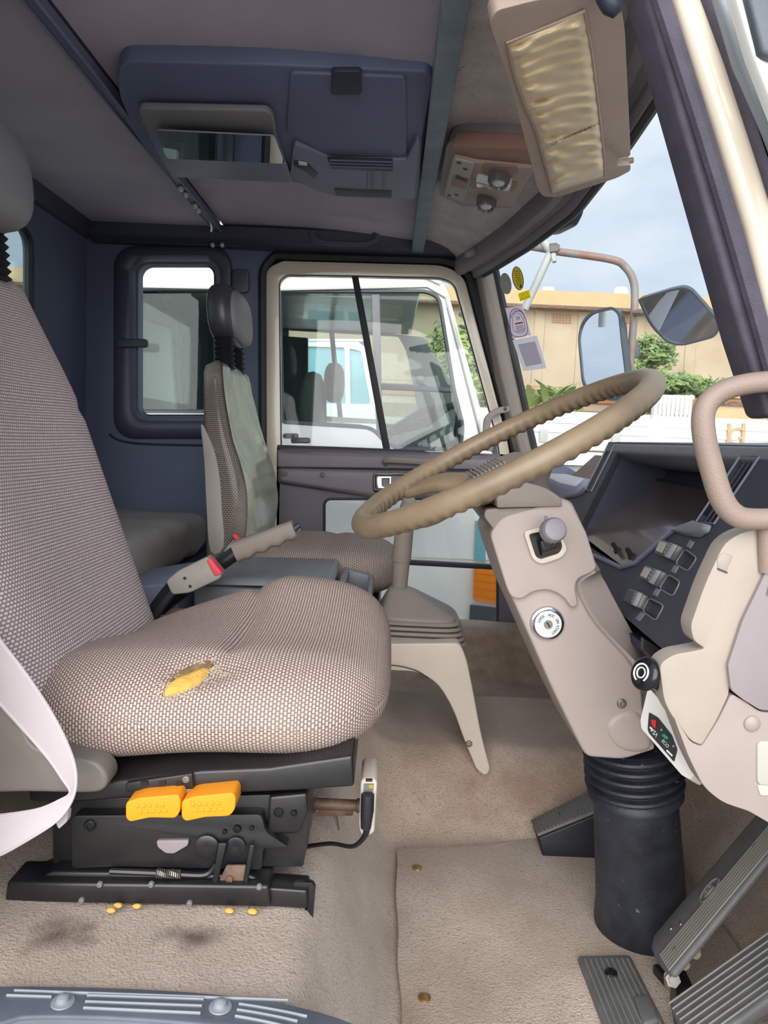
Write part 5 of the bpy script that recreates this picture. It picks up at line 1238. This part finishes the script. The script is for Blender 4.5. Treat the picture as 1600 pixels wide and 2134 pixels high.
# lamp pod on the front headliner
LO, LN = V((.09, 0, .605)), UPY.cross(V((.24, 0, -.055))).normalized()
LN = LN if LN.z < 0 else -LN
LQ = lambda u, v, l=0.0: PP(u, v, LO+LN*l, LN)
lp = thing('lamp_pod', 'beige ceiling lamp pod with two round spotlights and clear lens between', 'lamp', (.19, 1.85, .56))
def ls(nm, px, m_, l, th_, bev=.002): return MB().prism([LQ(u, v, l) for u, v in px], -LN*th_).build(nm, m_, lp, bevel=bev)
ls('pod_base', rpoly([(930, 300), (946, 294), (1108, 302), (1122, 352), (1064, 436), (962, 430), (914, 408), (918, 360)], 8, 4), 'lilac_grey', -.012, .05, .004)
ls('pod_front', rpoly([(940, 304), (1106, 312), (1114, 350), (992, 344), (944, 330)], 5, 3), 'brown_beige', .002, .03, .004)
ls('pod_face', rpoly([(943, 329), (992, 340), (1114, 352), (1066, 432), (965, 424), (923, 407)], 6, 3), 'visor_vinyl', .010, .03, .004)
ls('reading_panel', rpoly([(944, 331), (990, 342), (966, 421), (925, 406)], 4, 3), 'label_grey', .013, .006, .002)
ls('slot', rpoly([(944, 364), (978, 374), (970, 396), (938, 388)], 3, 2), 'brown_beige', .0145, .004, .001)
ls('slot_switch', [(950, 367), (974, 375), (972, 381), (948, 372)], 'navy_dark', .016, .004, .0006)
for u, v in ((956, 339), (969, 352), (936, 407), (951, 406)): MB().lathe(LQ(u, v, .013), LN, [(.0055, -.001), (.005, .0012), (.0004, .001)], 12).build('plug_hole', 'navy_dark', lp)
ls('lamp_well', rpoly([(1004, 342), (1078, 348), (1082, 362), (1060, 372), (1012, 368), (1002, 356)], 10, 4), 'brown_beige', .0115, .004, .001)
ls('lens_well', rpoly([(984, 372), (1080, 380), (1074, 400), (978, 392)], 6, 4), 'brown_beige', .0115, .004, .001)
ls('lamp_lens', rpoly([(990, 373), (1066, 384), (1060, 400), (992, 392)], 5, 4), 'lens_clear', .022, .014, .004)
for c, k in (((1040, 366), 1.0), ((1014, 416), 1.0)):
    cc = LQ(c[0], c[1], .012); dd_ = (LN+V((.15, -.25, 0))).normalized()
    MB().lathe(cc-dd_*.012, dd_, [(.024, 0), (.0235, .024), (.020, .034), (.0175, .034), (.015, .029)], 28).build('spotlight', 'lens_dark', lp, smooth=45)
    MB().lathe(cc-dd_*.012, dd_, [(.0165, .026), (.014, .031), (.006, .034), (.0004, .0345)], 20).build('spotlight_lens', 'lens_clear', lp, smooth=60)

# header clip and mirror stay plate
hc = tag(MB().prism(PS(rpoly([(968, 527), (984, 517), (1000, 517), (1003, 522), (984, 533), (970, 534)], 3, 3), 2.40), V((0, .02, 0))).build('header_clip', 'lilac_grey', bevel=.002), 'small beige clip plate at the far end of the front headliner', 'clip')
db_ = tag(MB().prism([PX(u, v, .42) for u, v in rpoly([(1118, 468), (1130, 440), (1160, 420), (1205, 405), (1196, 448), (1185, 470), (1150, 488), (1120, 490)], 6, 3)], V((.02, 0, 0))).build('mirror_bracket', 'navy_dark', bevel=.004), 'dark plastic bracket hanging at the windscreen top edge behind the visor', 'bracket')

# sun visor
vA, vC, vD = P(1020, 40, .95), P(1315, 355, 1.40), P(1135, 410, 1.43)
vn = (vC-vA).cross(vD-vA).normalized(); vn = vn if vn.z < 0 else -vn
VQ = lambda u, v, l=0.0: PP(u, v, vA+vn*l, vn)
sv = thing('sun_visor', 'beige vinyl sun visor with a gathered satin pocket, folded up by the near pillar', 'sun visor', VQ(1180, 200))
vo = rpoly([(1020, 52), (1032, 22), (1110, 2), (1250, -22), (1292, 4), (1302, 60), (1313, 300), (1314, 326), (1288, 330), (1286, 346), (1314, 344), (1314, 356), (1286, 371), (1160, 412), (1130, 410), (1120, 394), (1104, 330), (1064, 180)], [18, 20, 20, 30, 30, 20, 10, 6, 3, 3, 4, 8, 10, 18, 14, 14, 40, 40], 4)
MB().prism([VQ(u, v) for u, v in vo], -vn*.022).build('visor_pad', 'visor_vinyl', sv, bevel=.008, seg=4)
MB().tube([VQ(1286, 338, -.010), VQ(1318, 334, -.010)], .005, 10).build('hinge_pin', 'brown_beige', sv)
# satin pocket with gathers
NU, NV = 26, 120; rows = []
Lf = [(1057, 90), (1070, 150), (1092, 215), (1117, 272), (1134, 336), (1152, 400)]; Rt = [(1217, 22), (1232, 100), (1242, 180), (1250, 250), (1257, 310), (1261, 367)]
def along(c, t):
    t *= len(c)-1; i = min(int(t), len(c)-2); f = t-i; return (c[i][0]+(c[i+1][0]-c[i][0])*f, c[i][1]+(c[i+1][1]-c[i][1])*f)
random.seed(11); phs = [(random.uniform(20, 46), random.uniform(0, 6.28), random.uniform(-9, 9), random.uniform(.4, 1)) for _ in range(7)]
for j in range(NV+1):
    t = j/NV; a, b = along(Lf, t), along(Rt, t); row = []
    for i in range(NU+1):
        s = i/NU; e = min(1, min(s, 1-s)*9)*min(1, min(t, 1-t)*25); ed_ = math.exp(-((s/.35)**2))+.7*math.exp(-(((1-s)/.3)**2))+.22
        h = sum(w*sin(k*t*2.2+p+c*s*.5+2.0*sin(s*4+p)) for k, p, c, w in phs)/3.2
        seam = -.006*math.exp(-((t-.62-.10*(1-s))/.006)**2)
        row.append(VQ(a[0]+(b[0]-a[0])*s, a[1]+(b[1]-a[1])*s, .0015+e*(.007+.0075*h*ed_)+seam*e))
    rows.append(row)
MB().loft(rows, False, False).build('gathered_pocket', 'satin_beige', sv, smooth=80, label='gathered shiny satin pocket')
MB().tube([VQ(u, v, .002) for u, v in Lf+Rt[::-1]], .0022, 6, loop=True).build('pocket_piping', 'visor_vinyl', sv)
vm = tag(MB().tube([P(1256, -40, .92), P(1262, -10, .93), P(1278, 14, .93), P(1284, -10, .93)], [.010, .012, .012, .010], 10, smooth=4).build('visor_arm', 'navy_dark', smooth=70), 'black visor pivot arm at the very top of the frame', 'bracket')
# ================================================================== OUTSIDE
GZ = -EYE
yd = room('ground')
MB().prism([V((-40, -30, GZ)), V((60, -30, GZ)), V((60, 60, GZ)), V((-40, 60, GZ))], V((0, 0, -.3))).build('concrete_yard', 'concrete', yd, smooth=0)

# ---------------------------------------------------------------- white cab parked alongside
NY = 3.38
na = thing('neighbour_truck_cab', 'white truck cab parked close beside the far door with dark interior', 'truck', (-.2, 4.3, GZ))
skin = rpoly([(190, 543), (600, 553), (880, 566), (928, 590), (1000, 850), (1018, 940), (1060, 985), (1078, 1060), (1078, 1700), (190, 1675)], [5, 5, 30, 40, 10, 30, 20, 30, 5, 5], 4)
dw = rpoly([(583, 607), (890, 607), (915, 620), (946, 811), (966, 890), (958, 938), (812, 934), (776, 892), (588, 880)], [6, 20, 20, 6, 20, 12, 30, 20, 8], 4)
qw = rrect(268, 602, 452, 858, 16, 4)
MB().plate(PS(skin, NY), [PS(dw, NY), PS(qw, NY)], V((0, .05, 0))).build('near_side', 'white_paint', na)
for hole, nm in ((dw, 'door_glass'), (qw, 'quarter_glass')):
    MB().tube(PS(hole, NY+.005), .010, 6, loop=True).build('window_rubber', 'mirror_shell', na)
    MB().prism(PS(hole, NY+.03), V((0, .004, 0))).build(nm, 'glass_tint', na)
MB().prism(PS([(774, 606), (791, 606), (795, 800), (798, 935), (786, 928), (779, 800)], NY+.008), V((0, .03, 0))).build('window_post', 'vinyl_grey', na, bevel=.003)
MB().prism(PS([(792, 799), (944, 808), (948, 818), (792, 811)], NY+.008), V((0, .03, 0))).build('vent_bar', 'mirror_shell', na, bevel=.003)
MB().lathe(P(876, 792, NY+.0), (0, -1, 0), [(.016, 0), (.017, .006), (.010, .010), (.0005, .011)], 18).build('vent_catch', 'vinyl_grey', na)
MB().tube(PS([(260, 596), (590, 603), (890, 596), (930, 620), (1004, 905)], NY-.01), .007, 6).build('drip_moulding', 'label_white', na)
MB().tube(PS([(590, 560), (880, 573), (918, 590)], NY-.012), .010, 6).build('roof_gutter', 'label_white', na)
MB().tube(PS([(932, 640), (1000, 905), (1014, 925)], NY-.006), .004, 6).build('door_gap', 'sill_rib', na)
MB().tube(PS([(580, 1150), (1060, 1168)], NY-.002), .006, 6).build('body_crease', 'label_white', na)
zt = P(600, 553, NY).z
# far side, roof, floor, rear wall and front of that cab
FY = NY+1.95
x0, x1 = P(192, 543, NY).x, P(900, 600, NY).x
fw = rpoly([(600, 664), (800, 664), (846, 720), (880, 905), (600, 900)], [8, 14, 30, 14, 8], 3)
MB().plate([V((x0, FY, GZ+.55)), V((x1+.7, FY, GZ+.55)), V((x1+.5, FY, .05)), V((x1+.05, FY, zt-.02)), V((x0, FY, zt))], [PS(fw, FY)], V((0, .05, 0))).build('far_side', 'cab_interior', na)
MB().tube(PS([(688, 664), (712, 900)], FY), .018, 6).build('far_window_post', 'cab_dark', na)
MB().prism([V((x0, NY, zt)), V((x1-.03, NY, zt)), V((x1-.03, FY+.05, zt)), V((x0, FY+.05, zt))], V((0, 0, .05))).build('roof', 'white_paint', na, bevel=.015)
MB().prism([V((x0, NY+.05, -.75)), V((x1+.3, NY+.05, -.75)), V((x1+.3, FY, -.75)), V((x0, FY, -.75))], V((0, 0, -.3))).build('cab_floor', 'cab_dark', na)
MB().prism([V((x0, NY+.05, -.75)), V((x0, FY, -.75)), V((x0, FY, zt)), V((x0, NY+.05, zt))], V((.05, 0, 0))).build('rear_wall', 'cab_interior', na)
xd = P(940, 900, NY+.5).x
MB().prism([V((xd, NY+.12, -.05)), V((xd+.12, NY+.12, .02)), V((xd+.34, NY+.12, -.02)), V((xd+.34, NY+.12, -.75)), V((xd+.1, NY+.12, -.75))], V((0, 1.7, 0))).build('dashboard', 'cab_dark', na, bevel=.02)
wc_ = P(885, 870, NY+.45); e1, e2 = V((.9, 0, .42)).normalized(), UPY
MB().tube([wc_+(e1*cos(2*pi*k/40)+e2*sin(2*pi*k/40))*.24 for k in range(40)], .016, 8, loop=True).build('steering_wheel', 'cab_dark', na)
MB().tube([wc_-e1*.2, wc_, wc_+e1*.2, wc_+V((.18, 0, -.35))], [.02, .05, .03, .05], 8).build('steering_column', 'cab_dark', na)
MB().loft(pillow(P(780, 900, NY+.55)+V((-.32, 0, -.02)), (UPX, UPY, UPZ), (.14, .42, .62), 3, 10, 20, 3)).build('seat_back', 'cab_interior', na)
MB().loft(pillow(P(770, 810, NY+.55)+V((-.18, 0, .02)), (UPX, UPY, UPZ), (.10, .26, .20), 3, 8, 16, 3)).build('headrest', 'cab_dark', na)
MB().prism(PS([(585, 700), (640, 704), (640, 1020), (585, 1020)], NY+1.2), V((0, .06, 0))).build('rear_pillar', 'cab_dark', na)
MB().prism(PS([(585, 862), (790, 874), (790, 884), (585, 874)], NY+1.6), V((0, .03, 0))).build('grab_rail', 'label_white', na)
MB().loft(pillow(P(700, 905, NY+1.2), (UPX, UPY, UPZ), (.42, .4, .14), 4, 8, 20, 4)).build('white_bunk', 'label_white', na)
# diagonal dark trim seen through its quarter window
MB().prism(PS([(240, 590), (330, 608), (372, 690), (380, 880), (240, 880)], NY+.45), V((0, .06, 0))).build('curtain_panel', 'cab_interior', na)
MB().prism(PS([(240, 650), (352, 684), (366, 860), (240, 870)], NY+.40), V((0, .04, 0))).build('pale_panel', 'label_white', na)
MB().prism(PS([(366, 670), (400, 684), (412, 720), (400, 850), (370, 866)], NY+.5), V((0, .08, 0))).build('seat_side', 'cab_dark', na)
for x in (-.35,):
    for y in (NY+.12, FY-.3): MB().lathe(V((x+.9, y, GZ+.5)), (0, 1, 0), [(.25, -.02), (.48, 0), (.5, .04), (.5, .24), (.3, .26)], 28).build('wheel', 'rubber_black', na)
# front lamp, black lower strip and white lower door of that cab
MB().prism(PS(rpoly([(988, 1176), (1052, 1184), (1052, 1262), (986, 1252)], 6, 3), NY-.03), V((0, .04, 0))).build('turn_lamp', 'amber', na, bevel=.006, label='orange turn lamp')
for i in range(4): MB().prism(PS([(990, 1192+i*16), (1050, 1199+i*16), (1050, 1201+i*16), (990, 1194+i*16)], NY-.034), V((0, .006, 0))).build('lamp_rib', 'amber', na)
MB().prism(PS([(992, 1085), (1010, 1090), (1012, 1172), (988, 1168)], NY-.012), V((0, .02, 0))).build('corner_decal', 'cab_cyan', na)
MB().prism(PS([(980, 1262), (1052, 1270), (1052, 1310), (978, 1302)], NY-.02), V((0, .03, 0))).build('bumper_end', 'mirror_shell', na, bevel=.004)
MB().tube([P(960, 655, NY-.02), P(975, 668, NY-.12), P(980, 690, NY-.16), P(978, 706, NY-.14)], .010, 8, smooth=4).build('mirror_stay', 'mirror_shell', na)
MB().tube([P(960, 680, NY-.02), P(986, 690, NY-.14)], .008, 8).build('mirror_stay', 'mirror_shell', na)

# ---------------------------------------------------------------- third cab beyond it
TY = 7.6
tc3 = thing('pale_blue_cab', 'pale blue glazed truck cab standing beyond the white neighbour cab', 'truck', P(700, 900, TY)-V((0, 0, 2)))
b3 = rpoly([(628, 722), (640, 706), (738, 706), (770, 730), (800, 1010), (800, 1250), (560, 1250), (560, 1000), (632, 1000)], [8, 10, 10, 14, 6, 4, 4, 4, 4], 3)
w3 = rpoly([(638, 722), (718, 724), (720, 842), (640, 838)], 5, 3); w4 = rpoly([(728, 726), (752, 732), (772, 842), (730, 842)], 5, 3)
MB().plate(PS(b3, TY), [PS(w3, TY), PS(w4, TY)], V((0, .05, 0))).build('cab_side', 'white_paint', tc3)
for w_ in (w3, w4): MB().prism(PS(w_, TY+.03), V((0, .02, 0))).build('cab_window', 'cab_cyan', tc3); 
MB().prism(PS([(628, 706), (770, 706), (770, 712), (628, 712)], TY-.01), V((0, 1.8, 0))).build('roof', 'white_paint', tc3, bevel=.01)
MB().prism(PS(b3, TY+1.8), V((0, .05, 0))).build('far_side', 'white_paint', tc3)
MB().box((P(620, 790, TY).x-1.0, TY+.5, P(620, 700, TY).z-1.1), (1.7, .9, 2.2)).build('dark_body', 'cab_interior', tc3, bevel=.02)

# ---------------------------------------------------------------- mirrors on the front corner of this truck
ms = thing('mirror_stay', 'grey and rusty tubular mirror stay bending down outside the windscreen', 'mirror stay', P(1310, 800, 2.78))
MB().tube([P(1088, 512, 3.0), P(1150, 522, 2.90)], .0125, 10).build('stay_tube', 'pole_grey', ms)
MB().tube([P(1158, 524, 2.86), P(1270, 540, 2.78), P(1302, 556, 2.78), P(1320, 588, 2.78), P(1322, 640, 2.78), P(1316, 720, 2.78), P(1308, 800, 2.78), P(1304, 850, 2.78)], [.0135]*8, 12, smooth=6).build('stay_tube', 'pole_grey', ms, smooth=80)
MB().tube([P(1122, 490, 2.86), P(1152, 530, 2.86)], .016, 10).build('stay_strut', 'pole_pale', ms)
MB().tube([P(1150, 520, 2.86), P(1118, 590, 2.86), P(1092, 645, 2.86)], .0145, 10).build('stay_strut', 'pole_pale', ms)
MB().lathe(P(1148, 518, 2.845), (.98, 0, .15), [(.018, -.005), (.018, .022), (.012, .022), (.012, .030)], 6).build('clamp_nut', 'screw_metal', ms)
MB().tube([P(1152, 530, 2.85), P(1155, 546, 2.84)], [.012, .008], 8).build('clamp_bolt', 'pole_pale', ms)

def mirror(name, label, outline, y, tiltn, thick, cat='mirror'):
    t = thing(name, label, cat, P(outline[0][0], outline[0][1], y))
    ctr = sum((P(u, v, y) for u, v in outline), V())/len(outline); n_ = V(tiltn).normalized()
    pts = [PP(u, v, ctr, n_) for u, v in outline]; c = sum(pts, V())/len(pts)
    ins = [c+(p-c)*.93 for p in pts]
    MB().loft([[c+(p-c)*.80-n_*thick for p in pts], [c+(p-c)*.97-n_*thick*.6 for p in pts], pts, ins, [p-n_*.006 for p in ins]], True, False).build('mirror_shell', 'mirror_shell', t, smooth=40)
    MB().prism([c+(p-c)*.80-n_*thick for p in pts], -n_*.004).build('shell_back', 'mirror_shell', t)
    MB().prism([p-n_*.004 for p in ins], -n_*.003).build('mirror_glass', 'mirror', t, smooth=0)
    return t, c, n_
mo_ = rpoly([(1203, 700), (1212, 668), (1232, 648), (1276, 638), (1290, 650), (1296, 710), (1306, 790), (1296, 838), (1232, 830), (1212, 802)], [20, 16, 20, 16, 12, 10, 20, 20, 24, 24], 4)
t, c, n_ = mirror('door_mirror', 'upright rounded rectangular mirror on the tubular stay beyond the steering wheel', mo_, 2.78, (-.853, -.522, .04), .05)
MB().prism(PS(rpoly([(1284, 712), (1330, 714), (1333, 742), (1318, 750), (1288, 746)], 4, 3), 2.78), V((0, .06, 0))).build('clamp_block', 'mirror_shell', t, bevel=.006)
uo = rpoly([(1328, 624), (1400, 602), (1424, 598), (1440, 604), (1494, 664), (1500, 688), (1488, 704), (1420, 722), (1390, 716), (1354, 680)], [5, 14, 12, 12, 14, 14, 14, 20, 20, 20], 4)
t2, c2_, n2_ = mirror('under_mirror', 'wide convex mirror tilted down in front of the windscreen', uo, 2.25, (-.42, -.70, -.52), .04)
MB().tube([P(1322, 652, 2.78), c2_-n2_*.03], .012, 8).build('mirror_arm', 'pole_grey', t2)

# ---------------------------------------------------------------- white dropside flatbeds in front
fbm = thing('flatbed_truck', 'long white dropside flatbed standing across the yard in front of the cab', 'truck', V((4, 7.4, GZ)))
XA, XB = P(1040, 900, 7).x, 9.5
def zat(v, u=1300, y=7.0): return P(u, v, y).z
MB().box(((XA+XB)/2, 7.6, zat(960)), (XB-XA, 1.2, .12)).build('bed', 'label_white', fbm)
n = 6; w = (XB-XA)/n
for i in range(n):
    x = XA+w*i
    f = MB().box((x+w/2, 7.0, (zat(872)+zat(922))/2), (w*.97, .04, zat(872)-zat(922))).build('side_board', 'white_paint', fbm, bevel=.008)
    MB().box((x+w*.985, 6.98, (zat(866)+zat(930))/2), (.07, .08, zat(862)-zat(934))).build('post', 'white_paint', fbm, bevel=.008)
    for k in range(2): MB().box((x+w/2, 6.972, zat(884+k*20)), (w*.90, .02, .03)).build('board_rib', 'label_white', f)
    for k in (.28, .74):
        MB().box((x+w*k, 6.968, zat(916)), (.08, .03, .12)).build('latch', 'pole_pale', f, bevel=.006)
MB().box(((XA+XB)/2, 7.0, zat(934)), (XB-XA, .06, .07)).build('side_rail', 'white_paint', fbm, bevel=.008)
MB().box(((XA+XB)/2, 7.5, zat(970)), (XB-XA, .9, .2)).build('chassis', 'sill_rib', fbm)
for i in range(4):
    x = XA+.8+i*1.9; MB().lathe(V((x, 7.0, GZ+.5)), (0, 1, 0), [(.25, -.02), (.48, 0), (.5, .04), (.5, .22), (.3, .24)], 28).build('wheel', 'rubber_black', fbm)
gx_ = P(1552, 912, 6.95)
text_obj('board_letter', 'G', 'fascia', fbm, P(1535, 912, 6.95), UPX, UPZ, .24, .004)
for u in (1518, 1548): MB().box(P(u, 908, 6.96), (.03, .02, .22)).build('letter_bar', 'fascia', fbm)

fb2 = thing('pickup_truck', 'white truck body with a slim railing on top, standing behind the long flatbed', 'truck', V((5, 10.0, GZ)))
zz = lambda v: P(1400, v, 9.6).z
MB().box((P(1300, 870, 9.6).x, 10.2, zz(905)), (4.6, 1.2, zz(868)-zz(945))).build('body', 'white_paint', fb2, bevel=.05)
for i in range(9): MB().box(P(1366+i*9, 846, 9.5), (.03, .03, .26)).build('rail_post', 'white_paint', fb2)
MB().tube([P(1360, 826, 9.5), P(1446, 829, 9.5)], .025, 6).build('rail', 'white_paint', fb2)
for u in (1378, 1420): MB().box(P(u, 845, 9.7), (.22, .1, .24)).build('panel', 'label_white', fb2, bevel=.01)
tp = thing('tan_crate', 'tan coloured cargo box at the right behind the grab handle', 'box', V((7.4, 11, GZ)))
MB().box(V((P(1535, 850, 11).x, 11.3, (P(1535, 838, 11).z+GZ)/2)), (.9, .6, P(1535, 836, 11).z-GZ)).build('crate_body', 'fascia', tp, bevel=.02)
MB().box(V((P(1535, 850, 11).x, 10.98, P(1535, 842, 11).z)), (.92, .04, .06)).build('crate_band', 'rusty_steel', tp)

# ---------------------------------------------------------------- raised bank, plants and the warehouse
bkz = .62
bank = tag(MB().prism([V((-6, 12.2, GZ)), V((-6, 12.2, bkz-.25)), V((-6, 12.8, bkz)), V((-6, 30, bkz+.2)), V((-6, 30, GZ))], V((40, 0, 0))).build('trim_7', 'soil', smooth=0)); bank['kind'] = 'structure'
kerb = tag(MB().box((14, 12.1, bkz-.32), (40, .25, .12)).build('trim_8', 'concrete', bevel=.02)); kerb['kind'] = 'structure'
WY = 16.0
wh = thing('warehouse', 'long beige rendered warehouse with ochre fascia and brick vent grilles', 'building', V((6, WY+3, bkz)))
za = lambda v: P(1300, v, WY).z
MB().box((10, WY+3, (za(645)+bkz)/2), (36, 6, za(645)-bkz)).build('wall', 'render_wall', wh)
MB().box((10, WY+2.9, (za(618)+za(652))/2), (36.2, 6.4, za(618)-za(652))).build('fascia', 'fascia', wh)
MB().box((10, WY-.34, za(652)), (36.2, .05, .06)).build('fascia_edge', 'rusty_steel', wh)
MB().box((10, WY-.03, za(828)), (36, .06, za(815)-za(845))).build('brick_base', 'brick_vent', wh)
MB().box((10, WY-.05, za(818)), (36, .12, .05)).build('plinth_edge', 'render_wall', wh)
for u in (1000, 1120, 1210, 1328, 1437, 1560, 1690): MB().box((P(u, 740, WY).x, WY+.02, (za(652)+bkz)/2), (.22, .10, za(652)-bkz)).build('pilaster', 'render_wall', wh, bevel=.02)
for u in (1066, 1170, 1296, 1510, 1640):
    c = P(u, 664 if u < 1400 else 676, WY); g = MB().box(c+V((0, -.005, 0)), (.40, .02, .19)).build('vent_grille', 'render_wall', wh)
    m = MB()
    for i in range(6):
        for j in range(5): m.box(c+V((-.165+.066*i, -.02, -.075+.0375*j)), (.045, .02, .02))
    o = m.build('grille_slots', 'brick_vent', g); o['kind'] = 'stuff'
for u in (1141, 1293): MB().lathe(P(u, 616, WY+.3), (0, 0, 1), [(.16, 0), (.16, .08), (.12, .16), (.02, .17)], 14).build('roof_cap', 'label_white', wh)

random.seed(21)
def leaf(parent, base, ang, L, w, droop, m_):
    d = V((cos(ang), sin(ang), 0)); A, Bq = [], []
    for i in range(7):
        t = i/6; p = base+d*(L*t*.75)+V((0, 0, L*(t*.95-droop*t*t))); s = V((-sin(ang), cos(ang), .25))
        ww = w*(sin(pi*min(1, t*.92+.08))**.7)
        A.append(p-s*ww/2); Bq.append(p+s*ww/2)
    MB().ribbon(A, Bq, .006).build('leaf', m_, parent, smooth=80)
def banana(u, y, hgt, n, label):
    x = P(u, 850, y).x; base = V((x, y, bkz-.02))
    t = thing('banana_plant', label, 'plant', base, 'broad leaved plants on the bank')
    MB().tube([base, base+V((.02, 0, hgt*.3))], [.06, .04], 8).build('stem', 'leaf_green', t)
    for i in range(n):
        leaf(t, base+V((0, 0, hgt*.12*random.random())), random.uniform(0, 2*pi), hgt*random.uniform(.7, 1.15), hgt*random.uniform(.16, .26), random.uniform(.25, .6), random.choice(('leaf_green', 'leaf_light', 'leaf_light')))
banana(1108, 12.9, .62, 12, 'broad leaved green plant on the bank, just right of the far pillar')
banana(1140, 12.8, .70, 14, 'broad leaved plant on the bank, left of the door mirror under the blank paper')
banana(1176, 12.8, .72, 14, 'broad leaved plant on the bank, second to the left of the door mirror')
banana(1206, 12.9, .60, 12, 'broad leaved plant on the bank, touching the door mirror edge')
def shrub(u, v, y, r, hgt, label, n=900, m_='leaf_green'):
    c = P(u, v, y); base = V((c.x, y, bkz-.05))
    t = thing('shrub', label, 'shrub', base, 'shrubs along the warehouse')
    MB().tube([base, V((c.x+.03, y, c.z-.1)), V((c.x-.05, y, c.z+hgt*.2))], [.05, .04, .015], 7).build('stem', 'bark', t)
    m = MB()
    for i in range(n):
        a, b, q_ = random.uniform(0, 2*pi), math.acos(random.uniform(-1, 1)), random.random()**.4
        lump = 1+.25*sin(a*3+b*4)
        p = c+V((cos(a)*sin(b)*r, sin(a)*sin(b)*r*.8, cos(b)*hgt/2))*q_*lump
        d = V((random.gauss(0, 1), random.gauss(0, 1), random.gauss(0, .6))).normalized(); s = d.orthogonal().normalized(); L = random.uniform(.05, .11)
        m.add([p-d*L, p+s*L*.45, p+d*L, p-s*L*.45], [(0, 1, 2, 3)])
    o = m.build('foliage', m_, t, smooth=0, weld=False); o['kind'] = 'stuff'
shrub(1362, 735, 14.6, .44, .62, 'green shrub against the warehouse wall under the convex mirror')
shrub(1398, 802, 13.4, .48, .40, 'low green shrub on the bank right of the steering wheel top')
shrub(1335, 795, 14.0, .32, .5, 'green shrub behind the door mirror clamp')
shrub(985, 745, 13.6, .75, 1.5, 'tall light green shrub seen through the far door window beside the white cab', 1500, 'leaf_light')
shrub(1012, 815, 13.0, .5, .55, 'low light green shrub at the foot of the tall one, seen beside the far pillar', 700, 'leaf_light')
shrub(1478, 812, 13.6, .35, .35, 'small green shrub behind the grab handle', 400)
# ------------------------------------------------------------------ lift everything so that the yard lies at z = 0
for o in SC.objects:
    if o.parent is None and o.type not in {'CAMERA', 'LIGHT'}: o.location.z += EYE
cam.location = (0, 0, EYE)
